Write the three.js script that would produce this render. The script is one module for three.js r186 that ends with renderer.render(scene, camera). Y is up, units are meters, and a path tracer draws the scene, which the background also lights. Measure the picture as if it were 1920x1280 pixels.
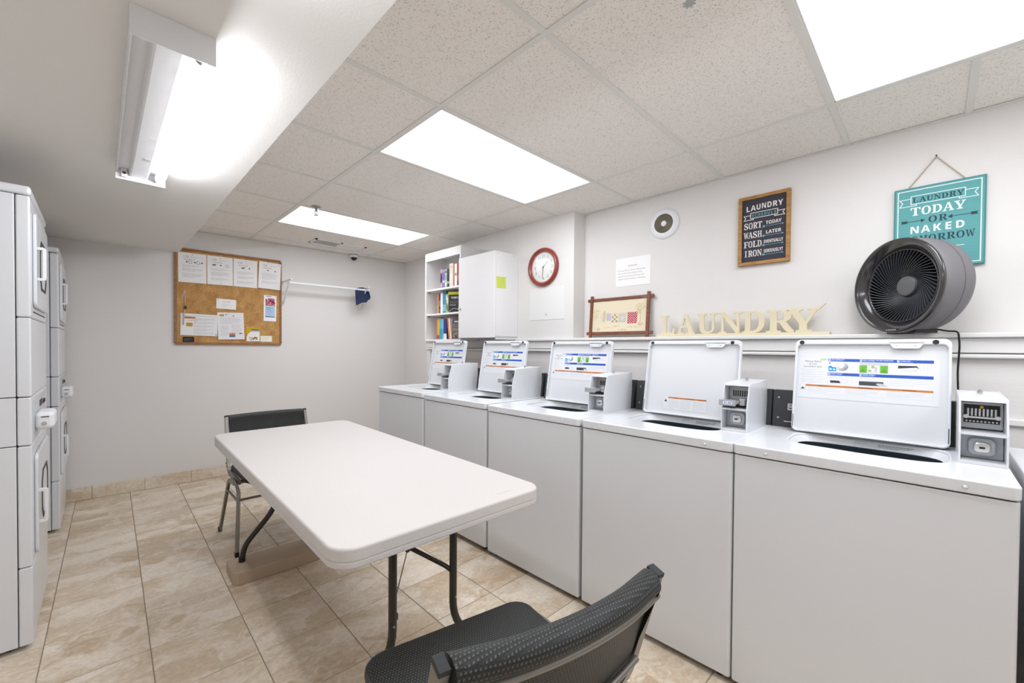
import * as THREE from 'three';
import { RoundedBoxGeometry } from 'three/addons/geometries/RoundedBoxGeometry.js';
import { mergeGeometries, mergeVertices, toCreasedNormals } from 'three/addons/utils/BufferGeometryUtils.js';
import { RectAreaLightUniformsLib } from 'three/addons/lights/RectAreaLightUniformsLib.js';
import { FontLoader } from 'three/addons/loaders/FontLoader.js';
import { TextGeometry } from 'three/addons/geometries/TextGeometry.js';

// ------------------------------------------------------------------ camera, lamps, exposure
// Places are written (X right, Y up, D depth into the room); three's z is -D.
const scene = new THREE.Scene();
scene.background = new THREE.Color(0x000000);
RectAreaLightUniformsLib.init();
const renderer = new THREE.WebGLRenderer({ antialias: true });
renderer.toneMapping = THREE.LinearToneMapping;
renderer.toneMappingExposure = 2.15;
renderer.shadowMap.enabled = true;

const EYE = 1.296, FOCAL = 781.4;
const camera = new THREE.PerspectiveCamera(2 * Math.atan(640 / FOCAL) * 180 / Math.PI, 1.5, 0.05, 40);
camera.position.set(0, EYE, 0);
{
  const [yaw, pitch, roll] = [0.765, 0.0141, 0.007], { cos: C, sin: S } = Math;
  const mul = (a, b) => a.map((r) => b[0].map((_, j) => r.reduce((s, v, k) => s + v * b[k][j], 0)));
  const Ry = [[C(yaw), 0, S(yaw)], [0, 1, 0], [-S(yaw), 0, C(yaw)]];
  const Rx = [[1, 0, 0], [0, C(pitch), -S(pitch)], [0, S(pitch), C(pitch)]];
  const Rz = [[C(roll), -S(roll), 0], [S(roll), C(roll), 0], [0, 0, 1]];
  const R = mul(mul(Ry, Rx), Rz);
  const col = (j, k = 1) => new THREE.Vector3(R[0][j] * k, R[1][j] * k, -R[2][j] * k);
  camera.setRotationFromMatrix(new THREE.Matrix4().makeBasis(col(0), col(1), col(2, -1)));
  camera.setViewOffset(1920, 1280, 23.9, -21.5, 1920, 1280);
}
const PANEL_LIGHT = 3.4, TUBE_LIGHT = 0.06, LAMP_COLOR = 0xf4f7fe, PANEL_GLOW = 0.65, TUBE_GLOW = 0.7;

// ------------------------------------------------------------------ helpers
let seed = 7;
const rnd = () => { seed = (seed * 1664525 + 1013904223) >>> 0; return seed / 4294967296; };
const rr = (a, b) => a + (b - a) * rnd();
const used = {};
function numbered(name) { const n = used[name] = (used[name] ?? -1) + 1; return n ? `${name}_${String(n).padStart(3, '0')}` : name; }
const V = (x, y, d) => new THREE.Vector3(x, y, -d);
function shade(o) { o.traverse((m) => { if (m.isMesh) { m.castShadow = true; m.receiveShadow = true; } }); return o; }
function place(o, at, turn = 0) { if (at) o.position.copy(at); o.rotation.y = turn; return o; }
function thing(name, label, category, at, turn = 0, group) {
  const o = new THREE.Group(); o.name = numbered(name); scene.add(o); place(o, at, turn);
  return tag(o, label, category, group);
}
function tag(o, label, category, group) { Object.assign(o.userData, { label, category }); if (group) o.userData.group = group; return o; }
function structure(name) { const o = new THREE.Group(); o.name = name; o.userData.kind = 'structure'; scene.add(o); return o; }
const localNames = new WeakMap();
function obj(name, geo, material, parent = scene) {
  const g = Array.isArray(geo) ? merge(geo) : geo;
  const m = new THREE.Mesh(g, material);
  if (parent === scene) m.name = numbered(name);
  else {
    if (!localNames.has(parent)) localNames.set(parent, {});
    const t = localNames.get(parent), n = t[name] = (t[name] ?? -1) + 1;
    m.name = n ? `${name}_${String(n).padStart(3, '0')}` : name;
  }
  m.castShadow = m.receiveShadow = true;
  parent.add(m);
  return m;
}
function plain(g) {
  g = g.index ? g.toNonIndexed() : g;
  for (const k of Object.keys(g.attributes)) if (!['position', 'normal', 'uv'].includes(k)) g.deleteAttribute(k);
  if (!g.attributes.normal) g.computeVertexNormals();
  if (!g.attributes.uv) g.setAttribute('uv', new THREE.BufferAttribute(new Float32Array(g.attributes.position.count * 2), 2));
  g.morphAttributes = {};
  return g;
}
function merge(list) { return mergeGeometries(list.map(plain), false); }
// uv in metres, taken from the side each face looks to
function metric(geo, k = 1, du = 0, dv = 0) {
  const g = plain(geo), p = g.attributes.position, n = g.attributes.normal, uv = new Float32Array(p.count * 2);
  for (let t = 0; t < p.count; t += 3) {
    const ax = Math.abs(n.getX(t) + n.getX(t + 1) + n.getX(t + 2)), ay = Math.abs(n.getY(t) + n.getY(t + 1) + n.getY(t + 2)), az = Math.abs(n.getZ(t) + n.getZ(t + 1) + n.getZ(t + 2));
    for (let i = t; i < t + 3; i++) {
      const x = p.getX(i), y = p.getY(i), z = p.getZ(i);
      const [u, v] = ay >= ax && ay >= az ? [x, -z] : ax >= az ? [-z, y] : [x, y];
      uv[2 * i] = u * k + du; uv[2 * i + 1] = v * k + dv;
    }
  }
  g.setAttribute('uv', new THREE.BufferAttribute(uv, 2));
  return g;
}
// uv 0..1 over the face that looks along +z (for prints)
function facing(geo, w, h) {
  const g = plain(geo), p = g.attributes.position, uv = new Float32Array(p.count * 2);
  for (let i = 0; i < p.count; i++) { uv[2 * i] = p.getX(i) / w + 0.5; uv[2 * i + 1] = p.getY(i) / h + 0.5; }
  g.setAttribute('uv', new THREE.BufferAttribute(uv, 2));
  return g;
}
const box = (x0, x1, y0, y1, z0, z1) => new THREE.BoxGeometry(Math.abs(x1 - x0), Math.abs(y1 - y0), Math.abs(z1 - z0)).translate((x0 + x1) / 2, (y0 + y1) / 2, (z0 + z1) / 2);
function rbox(x0, x1, y0, y1, z0, z1, r = 0.004, seg = 2) {
  const w = Math.abs(x1 - x0), h = Math.abs(y1 - y0), d = Math.abs(z1 - z0);
  return plain(new RoundedBoxGeometry(w, h, d, seg, Math.min(r, w / 2.01, h / 2.01, d / 2.01))).translate((x0 + x1) / 2, (y0 + y1) / 2, (z0 + z1) / 2);
}
const cyl = (r, h, seg = 20, r2 = r) => new THREE.CylinderGeometry(r2, r, h, seg);
function rrect(w, h, r, cx = 0, cy = 0) {
  const s = new THREE.Shape(), x = cx - w / 2, y = cy - h / 2;
  s.moveTo(x + r, y); s.lineTo(x + w - r, y); s.absarc(x + w - r, y + r, r, -Math.PI / 2, 0, false);
  s.lineTo(x + w, y + h - r); s.absarc(x + w - r, y + h - r, r, 0, Math.PI / 2, false);
  s.lineTo(x + r, y + h); s.absarc(x + r, y + h - r, r, Math.PI / 2, Math.PI, false);
  s.lineTo(x, y + r); s.absarc(x + r, y + r, r, Math.PI, Math.PI * 1.5, false);
  return s;
}
function poly(pts) { const s = new THREE.Shape(); pts.forEach(([x, y], i) => (i ? s.lineTo(x, y) : s.moveTo(x, y))); s.closePath(); return s; }
function extrude(shape, depth, bevel = 0, seg = 2, curve = 10) {
  return plain(new THREE.ExtrudeGeometry(shape, { depth: depth - 2 * bevel, bevelEnabled: bevel > 0, bevelThickness: bevel, bevelSize: bevel, bevelOffset: -bevel, bevelSegments: seg, curveSegments: curve })).translate(0, 0, bevel);
}
const flat = (g) => g.rotateX(-Math.PI / 2);            // a shape drawn in (x, y) laid down: y becomes depth, thickness goes up
// a polyline with its corners rounded
function bent(pts, r, n = 6) {
  const out = [];
  pts.forEach((p, i) => {
    if (!i || i === pts.length - 1) return out.push(p.clone());
    const a = pts[i - 1].clone().sub(p), b = pts[i + 1].clone().sub(p);
    const k = Math.min(r, a.length() * 0.49, b.length() * 0.49);
    const s = p.clone().addScaledVector(a.normalize(), k), e = p.clone().addScaledVector(b.normalize(), k);
    for (let j = 0; j <= n; j++) { const t = j / n; out.push(s.clone().multiplyScalar((1 - t) * (1 - t)).addScaledVector(p, 2 * t * (1 - t)).addScaledVector(e, t * t)); }
  });
  return out;
}
function sweep(path, profile, up = new THREE.Vector3(0, 1, 0), crease = 0.6) {
  const n = path.length, m = profile.length, pos = [], idx = [], nor = up.clone();
  let last = null;
  for (let i = 0; i < n; i++) {
    const t = path[Math.min(i + 1, n - 1)].clone().sub(path[Math.max(i - 1, 0)]).normalize();
    if (last) nor.applyQuaternion(new THREE.Quaternion().setFromUnitVectors(last, t));
    nor.addScaledVector(t, -nor.dot(t)).normalize();
    const b = new THREE.Vector3().crossVectors(t, nor);
    for (const [x, y] of profile) { const q = path[i].clone().addScaledVector(nor, y).addScaledVector(b, x); pos.push(q.x, q.y, q.z); }
    last = t;
  }
  for (let i = 0; i + 1 < n; i++) for (let j = 0; j < m; j++) { const a = i * m + j, b = i * m + (j + 1) % m; idx.push(a, b, a + m, b, b + m, a + m); }
  for (let j = 1; j + 1 < m; j++) { idx.push(0, j + 1, j); const o = (n - 1) * m; idx.push(o, o + j, o + j + 1); }
  const g = new THREE.BufferGeometry();
  g.setAttribute('position', new THREE.Float32BufferAttribute(pos, 3)); g.setIndex(idx); g.computeVertexNormals();
  // outward winding whichever way the profile runs
  const c = toCreasedNormals(g.toNonIndexed(), crease);
  return plain(c);
}
const ring = (r, n = 12, ry = r) => Array.from({ length: n }, (_, i) => [Math.cos(-i / n * 2 * Math.PI) * r, Math.sin(-i / n * 2 * Math.PI) * ry]);
const rod = (a, b, r, n = 12) => sweep([a, b], ring(r, n), Math.abs(b.clone().sub(a).normalize().y) > 0.9 ? new THREE.Vector3(1, 0, 0) : new THREE.Vector3(0, 1, 0));
const tube = (pts, r, round = 0.03, n = 12, up) => sweep(bent(pts, round), ring(r, n), up ?? new THREE.Vector3(0.3, 0.2, 1).normalize());
const lathe = (pts, seg = 40) => plain(new THREE.LatheGeometry(pts.map(([x, y]) => new THREE.Vector2(x, y)), seg));
// polygon cut by the half plane a*x + b*y <= c
function cut(pts, a, b, c) {
  const out = [];
  pts.forEach((p, i) => {
    const q = pts[(i + 1) % pts.length], dp = a * p[0] + b * p[1] - c, dq = a * q[0] + b * q[1] - c;
    if (dp <= 0) out.push(p);
    if (dp * dq < 0) { const t = dp / (dp - dq); out.push([p[0] + (q[0] - p[0]) * t, p[1] + (q[1] - p[1]) * t]); }
  });
  return out;
}

// ------------------------------------------------------------------ computed textures
function canvasOf(w, h, draw) { const c = document.createElement('canvas'); c.width = w; c.height = h; draw(c.getContext('2d'), w, h); return c; }
function texture(w, h, draw, { data = false, repeat } = {}) {
  const t = new THREE.CanvasTexture(canvasOf(w, h, draw));
  if (!data) t.colorSpace = THREE.SRGBColorSpace;
  t.magFilter = THREE.LinearFilter; t.anisotropy = 8;
  if (repeat) { t.wrapS = t.wrapT = THREE.RepeatWrapping; t.repeat.set(repeat[0], repeat[1]); }
  return t;
}
function lattice(n, salt) {
  let s = (salt * 2654435761) >>> 0; const a = new Float32Array(n * n);
  for (let i = 0; i < a.length; i++) { s = (s * 1664525 + 1013904223) >>> 0; a[i] = s / 4294967296; }
  return (x, y) => { // periodic over 1
    const fx = x * n, fy = y * n, x0 = Math.floor(fx), y0 = Math.floor(fy), u = fx - x0, v = fy - y0, su = u * u * (3 - 2 * u), sv = v * v * (3 - 2 * v);
    const g = (i, j) => a[((j % n + n) % n) * n + (i % n + n) % n];
    return (g(x0, y0) * (1 - su) + g(x0 + 1, y0) * su) * (1 - sv) + (g(x0, y0 + 1) * (1 - su) + g(x0 + 1, y0 + 1) * su) * sv;
  };
}
function pixels(w, h, fn, opts = {}) {
  return texture(w, h, (c) => {
    const im = c.createImageData(w, h), d = im.data;
    for (let y = 0; y < h; y++) for (let x = 0; x < w; x++) { const [r, g, b] = fn(x / w, y / h); const o = (y * w + x) * 4; d[o] = r; d[o + 1] = g; d[o + 2] = b; d[o + 3] = 255; }
    c.putImageData(im, 0, 0);
  }, opts);
}
const lerp3 = (a, b, t) => [a[0] + (b[0] - a[0]) * t, a[1] + (b[1] - a[1]) * t, a[2] + (b[2] - a[2]) * t];
const clamp = (x, a = 0, b = 1) => Math.min(b, Math.max(a, x));

// glazed travertine-look floor tile, 1.34 m square of it
const nA = lattice(5, 1), nB = lattice(11, 2), nC = lattice(23, 3), nD = lattice(61, 4), nE = lattice(160, 5);
const nF = lattice(37, 6), nG = lattice(97, 7);
const fbm = (x, y) => 0.34 * nA(x, y) + 0.26 * nB(x, y) + 0.18 * nC(x, y) + 0.13 * nF(x, y) + 0.09 * nG(x, y);
const travertine = pixels(1024, 1024, (x, y) => {
  const wx = x + 0.06 * (nC(x, y) - 0.5) + 0.03 * (nF(y, x) - 0.5), wy = y + 0.05 * (nB(y, x) - 0.5) + 0.035 * (nF(x, y) - 0.5);
  const cloud = clamp((fbm(wx, wy * 2) - 0.36) * 3.4), tan = clamp((fbm(wx + 0.37, wy * 2 + 0.71) - 0.56) * 5.5), pale = clamp((fbm(wx * 2 + 0.13, wy * 2 + 0.29) - 0.6) * 6);
  const grain = (nG(x, y * 2) - 0.5) * 0.6 + (nE(x, y) - 0.5) * 0.6;
  let c = lerp3([206, 187, 161], [229, 217, 200], cloud);
  c = lerp3(c, [189, 163, 131], tan * 0.75); c = lerp3(c, [238, 229, 215], pale * 0.7);
  return c.map((v) => clamp(v + grain * 20, 0, 255));
}, { repeat: [1 / 1.34, 1 / 1.34] });
// fissured mineral-fibre ceiling tile
function fissures(c, w, h, bump) {
  let s = 99; const r = () => { s = (s * 1664525 + 1013904223) >>> 0; return s / 4294967296; };
  c.fillStyle = bump ? '#ffffff' : '#f3eee8'; c.fillRect(0, 0, w, h);
  for (let i = 0; i < 30000; i++) { const x = r() * w, y = r() * h, v = r(); c.fillStyle = bump ? `rgba(0,0,0,${0.10 * v})` : v > 0.5 ? `rgba(255,252,246,${0.22 * r()})` : `rgba(150,138,122,${0.16 * r()})`; c.fillRect(x, y, 2 + 3 * r(), 2 + 2 * r()); }
  c.lineCap = 'round';
  for (let i = 0; i < 5200; i++) {
    const x = r() * w, y = r() * h, a = r() * Math.PI, L = 2 + 9 * r() * r(), wd = 1.1 + 2.0 * r();
    c.strokeStyle = bump ? `rgba(0,0,0,${0.5 + 0.5 * r()})` : `rgba(142,131,118,${0.22 + 0.38 * r()})`; c.lineWidth = wd;
    c.beginPath(); c.moveTo(x, y); c.quadraticCurveTo(x + Math.cos(a) * L * 0.5 + (r() - 0.5) * 5, y + Math.sin(a) * L * 0.5 + (r() - 0.5) * 5, x + Math.cos(a) * L, y + Math.sin(a) * L); c.stroke();
  }
}
const tileColor = texture(1536, 768, (c, w, h) => fissures(c, w, h, false), { repeat: [1 / 1.22, 1 / 0.61] });
const tileBump = texture(1536, 768, (c, w, h) => fissures(c, w, h, true), { data: true, repeat: [1 / 1.22, 1 / 0.61] });
// woven vinyl: short floats in a basket weave, 64 mm of it
function weave(c, w, h, bump) {
  c.fillStyle = bump ? '#000' : '#0e0f10'; c.fillRect(0, 0, w, h);
  const n = 8, s = w / n;
  for (let j = 0; j < n; j++) {
    c.fillStyle = bump ? '#777' : '#1b1d1d'; c.fillRect(0, (j + 0.16) * s, w, s * 0.68);
    for (let i = -1; i <= n; i++) {
      const x = (i + 0.5 + (j % 2) * 0.5) * s, y = (j + 0.5) * s;
      c.fillStyle = bump ? '#fff' : '#50544f'; c.beginPath(); c.ellipse(x, y, s * 0.30, s * 0.17, -0.35, 0, Math.PI * 2); c.fill();
      c.fillStyle = bump ? '#222' : '#0a0b0b'; c.fillRect(x + s * 0.42, y - s * 0.3, s * 0.16, s * 0.6);
    }
  }
}
const weaveColor = texture(256, 256, (c, w, h) => weave(c, w, h, false), { repeat: [1 / 0.064, 1 / 0.064] });
const weaveBump = texture(256, 256, (c, w, h) => weave(c, w, h, true), { data: true, repeat: [1 / 0.064, 1 / 0.064] });
const corkMap = pixels(512, 512, (x, y) => {
  const v = 0.35 * nB(x, y) + 0.3 * nD(x, y) + 0.35 * nE(x, y), sp = nE(y, x) > 0.86 && nD(x, y) > 0.5 ? 1 : 0;
  return lerp3(lerp3([166, 120, 68], [208, 164, 106], clamp((v - 0.25) * 2)), [120, 78, 42], sp * 0.7);
}, { repeat: [1 / 0.5, 1 / 0.5] });
const orangePeel = pixels(256, 256, (x, y) => { const v = 255 * (0.6 * nD(x, y) + 0.4 * nE(x, y)); return [v, v, v]; }, { data: true, repeat: [1 / 0.25, 1 / 0.25] });
function woodMap(a, b) { return pixels(256, 256, (x, y) => { const v = 0.6 * nD(x * 0.15, y) + 0.4 * nE(x * 0.1, y); return lerp3(a, b, clamp(v * 1.4 - 0.2)); }, { repeat: [1 / 0.4, 1 / 0.4] }); }

// ------------------------------------------------------------------ materials
const std = (color, roughness = 0.5, extra = {}) => new THREE.MeshStandardMaterial({ color, roughness, ...extra });
const M = {
  wall: std(0xe3e0dd, 0.75, { bumpMap: orangePeel, bumpScale: 0.0003 }),
  soffit: std(0xebe9e5, 0.8, { bumpMap: orangePeel, bumpScale: 0.0003 }),
  trim: std(0xe9e8e6, 0.4),
  floor: std(0xffffff, 0.42, { map: travertine }),
  grout: std(0xa39380, 0.9),
  ceilingTile: std(0xffffff, 0.95, { map: tileColor, bumpMap: tileBump, bumpScale: 0.0015 }),
  tee: std(0xe2e0db, 0.5),
  enamel: new THREE.MeshPhysicalMaterial({ color: 0xdee0e3, roughness: 0.28, clearcoat: 0.3, clearcoatRoughness: 0.2 }),
  plasticWhite: std(0xe9eaec, 0.4),
  plasticGrey: std(0xc4c6c8, 0.5),
  dark: std(0x1c1f22, 0.5),
  black: std(0x0c0d0e, 0.45),
  console: std(0x34373a, 0.5),
  drum: std(0x5d6a72, 0.35, { metalness: 0.9 }),
  chrome: std(0xd8dadc, 0.15, { metalness: 1 }),
  steel: std(0xa9abac, 0.35, { metalness: 0.9 }),
  boxGrey: std(0xb4b8bc, 0.4, { metalness: 0.25 }),
  brushed: std(0xb9babb, 0.45, { metalness: 0.7 }),
  tableTop: std(0xd0cbc7, 0.5, { bumpMap: orangePeel, bumpScale: 0.0004 }),
  tableEdge: std(0xc8c4c0, 0.55),
  leg: std(0x3a3833, 0.4, { metalness: 0.5 }),
  chairFrame: std(0x85827b, 0.35, { metalness: 0.6 }),
  weave: std(0xffffff, 0.5, { map: weaveColor, bumpMap: weaveBump, bumpScale: 0.0012 }),
  cork: std(0xffffff, 0.95, { map: corkMap }),
  oak: std(0xffffff, 0.5, { map: woodMap([150, 108, 56], [186, 142, 84]) }),
  brownWood: std(0xffffff, 0.5, { map: woodMap([98, 56, 36], [140, 84, 56]) }),
  corkFrame: std(0xffffff, 0.6, { map: woodMap([138, 98, 66], [166, 122, 84]) }),
  cherry: new THREE.MeshPhysicalMaterial({ color: 0x8a3020, roughness: 0.3, clearcoat: 0.6, clearcoatRoughness: 0.15 }),
  block: std(0xb39f8a, 0.8),
  cream: std(0xded3b5, 0.6),
  paper: std(0xf1f0ee, 0.9),
  melamine: std(0xe9e8e7, 0.45),
  fanBody: std(0x777578, 0.6),
  fanGloss: new THREE.MeshPhysicalMaterial({ color: 0x2c2a2c, roughness: 0.2, clearcoat: 0.8, clearcoatRoughness: 0.1 }),
  fanGrille: std(0x34373c, 0.28),
  navy: std(0x22304f, 0.9, { side: THREE.DoubleSide }),
  cordage: std(0xbcae98, 0.9),
};
const glow = (strength) => new THREE.MeshStandardMaterial({ color: 0xffffff, roughness: 0.6, emissive: LAMP_COLOR, emissiveIntensity: strength });

// ------------------------------------------------------------------ the room
const LEFT = -0.95, RIGHT = 2.862, NEAR = -1.7, H = 2.371, SOFFIT_Y = 2.15, SOFFIT_X = 0.535, CHASE = 2.712, CHASE0 = 1.98, CHASE1 = 4.03;
const backD = (x) => 4.8824 - 0.0371 * x, BACK_TURN = -Math.atan(0.0371);
const FAR = 5.0;
{ // floor of square tiles
  const floor = structure('floor');
  obj('grout_bed', box(LEFT - 0.15, RIGHT + 0.15, -0.12, -0.0035, -FAR, -NEAR + 0.15), M.grout, floor);
  const S = 0.3352, a = 0.0142, c = Math.cos(a), s = Math.sin(a), G = 0.0019;
  const at = (u, v) => [-0.1778 + c * u + s * v, 2.6303 - s * u + c * v];
  for (let i = -4; i < 11; i++) for (let k = -8; k < 14; k++) {
    let p = [at(i * S + G, -k * S + G), at((i + 1) * S - G, -k * S + G), at((i + 1) * S - G, (1 - k) * S - G), at(i * S + G, (1 - k) * S - G)];
    p = cut(cut(cut(p, -1, 0, -LEFT), 1, 0, RIGHT), 0, -1, -NEAR);
    p = cut(p, 0.0371, 1, 4.8824);
    if (p.length < 3) continue;
    const xs = p.map((q) => q[0]), ds = p.map((q) => q[1]);
    if (Math.max(...xs) - Math.min(...xs) < 0.012 || Math.max(...ds) - Math.min(...ds) < 0.012) continue;
    const g = flat(extrude(poly(p), 0.011, 0.0012, 1)).translate(0, -0.011 + (rnd() - 0.5) * 0.0005, 0);
    obj('tile', metric(g, 1, Math.floor(rnd() * 97) * 0.137, Math.floor(rnd() * 89) * 0.173), M.floor, floor);
  }
}
{ // walls
  const back = structure('wall_back');
  const x0 = LEFT - 0.2, x1 = RIGHT + 0.2;
  obj('wall_face', metric(flat(extrude(poly([[x0, backD(x0)], [x1, backD(x1)], [x1, backD(x1) + 0.15], [x0, backD(x0) + 0.15]]), 2.5)).translate(0, 0, 0)), M.wall, back);
  for (const [name, g] of [
    ['wall_right', box(RIGHT, RIGHT + 0.15, 0, 2.5, -FAR, -NEAR)],
    ['wall_left', box(LEFT - 0.15, LEFT, 0, 2.5, -FAR, -NEAR)],
    ['wall_front', box(LEFT - 0.15, RIGHT + 0.15, 0, 2.5, -NEAR, -NEAR + 0.15)],
  ]) { const m = obj(name, metric(g), M.wall); m.userData.kind = 'structure'; }
  const so = obj('ceiling_soffit', metric(flat(extrude(poly([[LEFT, NEAR], [SOFFIT_X, NEAR], [SOFFIT_X, backD(SOFFIT_X)], [LEFT, backD(LEFT)]]), H + 0.09 - SOFFIT_Y, 0.002, 1)).translate(0, SOFFIT_Y, 0)), M.soffit);
  so.userData.kind = 'structure';
  // boxed-in chase that carries the clock, and the low ledge wall behind the washers
  const chase = structure('wall_chase');
  obj('wall_face', metric(rbox(CHASE, RIGHT, 1.372, H + 0.02, -CHASE1, -CHASE0, 0.003, 1)), M.wall, chase);
  const panel = obj('access_panel', metric(rbox(CHASE - 0.003, CHASE + 0.001, 1.528, 1.80, -2.44, -2.066, 0.0015, 1)), M.trim, chase);
  obj('latch', rbox(CHASE - 0.007, CHASE - 0.002, 1.56, 1.585, -2.262, -2.25, 0.002), M.plasticGrey, panel);
  const low = structure('half_wall');
  obj('wall_face', box(CHASE + 0.02, RIGHT, 0, 1.352, -CHASE1 + 0.002, -NEAR), M.wall, low);
  obj('ledge_board', rbox(CHASE - 0.022, RIGHT, 1.35, 1.372, -CHASE1 - 0.01, -NEAR, 0.006), M.trim, low);
  obj('fascia_board', rbox(CHASE, CHASE + 0.02, 1.286, 1.349, -CHASE1, -NEAR, 0.002), M.trim, low);
  obj('moulding', rbox(CHASE - 0.01, CHASE + 0.02, 1.262, 1.28, -CHASE1, -NEAR, 0.006), M.trim, low);
  obj('rail', rbox(CHASE + 0.006, CHASE + 0.02, 0.985, 1.012, -CHASE1, -NEAR, 0.004), M.trim, low);
  obj('end_board', rbox(CHASE + 0.004, CHASE + 0.02, 0.02, 1.262, -CHASE1, -CHASE1 + 0.06, 0.003), M.trim, low);
}
{ // tile skirting along the back wall
  const base = structure('baseboard_back');
  let x = LEFT + 0.02;
  const edges = [-0.72, -0.385, -0.05, 0.29, 0.625, 0.965, 1.3, 1.635, 1.97, 2.305, 2.64, 2.855];
  for (const e of edges) {
    const g = metric(rbox(-(e - x) / 2 + 0.001, (e - x) / 2 - 0.001, 0.001, 0.108, 0, 0.009, 0.0015, 1), 1, Math.floor(rnd() * 97) * 0.137, Math.floor(rnd() * 89) * 0.173);
    const m = obj('tile', g, M.floor, base), cx = (e + x) / 2;
    m.position.copy(V(cx, 0, backD(cx))); m.rotation.y = BACK_TURN;
    x = e;
  }
}
// ceiling of lay-in tiles in a T-bar grid
const GX = 1.1097, GD = 0.9372, TX = 1.2192, TD = 0.6096, TEE = 0.012;
const LIGHTS = [[0, 1], [0, 4], [0, -2], [0, -4]];
{
  const ceil = structure('ceiling');
  obj('slab', box(LEFT - 0.15, RIGHT + 0.15, 2.46, 2.56, -FAR, -NEAR + 0.15), M.soffit, ceil);
  const lines = []; for (let k = -5; k < 7; k++) lines.push(GD + k * TD);
  const cols = [[SOFFIT_X, GX], [GX, GX + TX], [GX + TX, RIGHT]];
  cols.forEach(([x0, x1], j) => {
    const ds = [NEAR, ...lines.filter((d) => d > NEAR + 0.05), FAR].map((d, n) => (j === 2 && Math.abs(d - (GD - 2 * TD)) < 0.01 ? -0.095 : d));
    for (let n = 0; n + 1 < ds.length; n++) {
      const d0 = ds[n], d1 = ds[n + 1], k = Math.round((d0 - GD) / TD);
      if (j === 1 && LIGHTS.some(([, q]) => q === k)) continue;
      const p = cut([[x0, d0], [x1, d0], [x1, d1], [x0, d1]], 0.0371, 1, 4.8824);
      if (p.length < 3) continue;
      const sh = poly(p);
      if (j === 1 && k === 5) sh.holes.push(poly([[1.582, 4.312], [1.582, 4.488], [2.098, 4.488], [2.098, 4.312]]));   // where the air vent sits
      const g = flat(extrude(sh, 0.015)).translate(0, H + 0.004, 0);
      obj('ceiling_tile', metric(g, 1, (j === 0 ? 0.42 : 0) + Math.floor(rnd() * 53) * 0.171, -d0 + Math.floor(rnd() * 47) * 0.093), M.ceilingTile, ceil);
    }
    for (const d of ds.slice(1, -1)) obj('grid_bar', rbox(x0 + (j ? TEE : 0), x1 - (j < 2 ? TEE : 0), H, H + 0.03, -d - TEE, -d + TEE, 0.001, 1), M.tee, ceil);
  });
  for (const x of [GX, GX + TX]) obj('grid_bar', rbox(x - TEE, x + TEE, H, H + 0.032, -backD(x), -NEAR, 0.001, 1), M.tee, ceil);
  obj('wall_angle', box(RIGHT - 0.02, RIGHT, H - 0.0012, H + 0.002, -CHASE0, -NEAR), M.tee, ceil);
  obj('wall_angle', flat(extrude(poly([[SOFFIT_X, backD(SOFFIT_X) - 0.02], [RIGHT, backD(RIGHT) - 0.02], [RIGHT, backD(RIGHT)], [SOFFIT_X, backD(SOFFIT_X)]]), 0.0032)).translate(0, H - 0.0012, 0), M.tee, ceil);
}
// recessed panel lights
const PANEL_SAYS = ['recessed ceiling panel light in the middle of the ceiling, between the other two', 'recessed ceiling panel light nearest the cork board, with a sprinkler beside it', 'recessed ceiling panel light above the open washers, cut by the photo edge', 'recessed ceiling panel light behind the viewer'];
LIGHTS.forEach(([j, k], n) => {
  const t = thing('ceiling_light', PANEL_SAYS[n], 'light', V(GX + TX / 2, H, GD + (k + 0.5) * TD));
  const w = TX / 2 - TEE, d = TD / 2 - TEE;
  obj('frame', [box(-w, w, 0.001, 0.06, -d, -d + 0.006), box(-w, w, 0.001, 0.06, d - 0.006, d), box(-w, -w + 0.006, 0.001, 0.06, -d, d), box(w - 0.006, w, 0.001, 0.06, -d, d)], M.tee, t);
  obj('diffuser', box(-w + 0.006, w - 0.006, 0.004, 0.008, -d + 0.006, d - 0.006), glow(PANEL_GLOW), t);
  const L = new THREE.RectAreaLight(LAMP_COLOR, PANEL_LIGHT, 2 * w - 0.02, 2 * d - 0.02);
  L.position.set(0, 0.001, 0); L.rotation.x = -Math.PI / 2; L.name = 'panel_lamp'; t.add(L);
});

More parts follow.
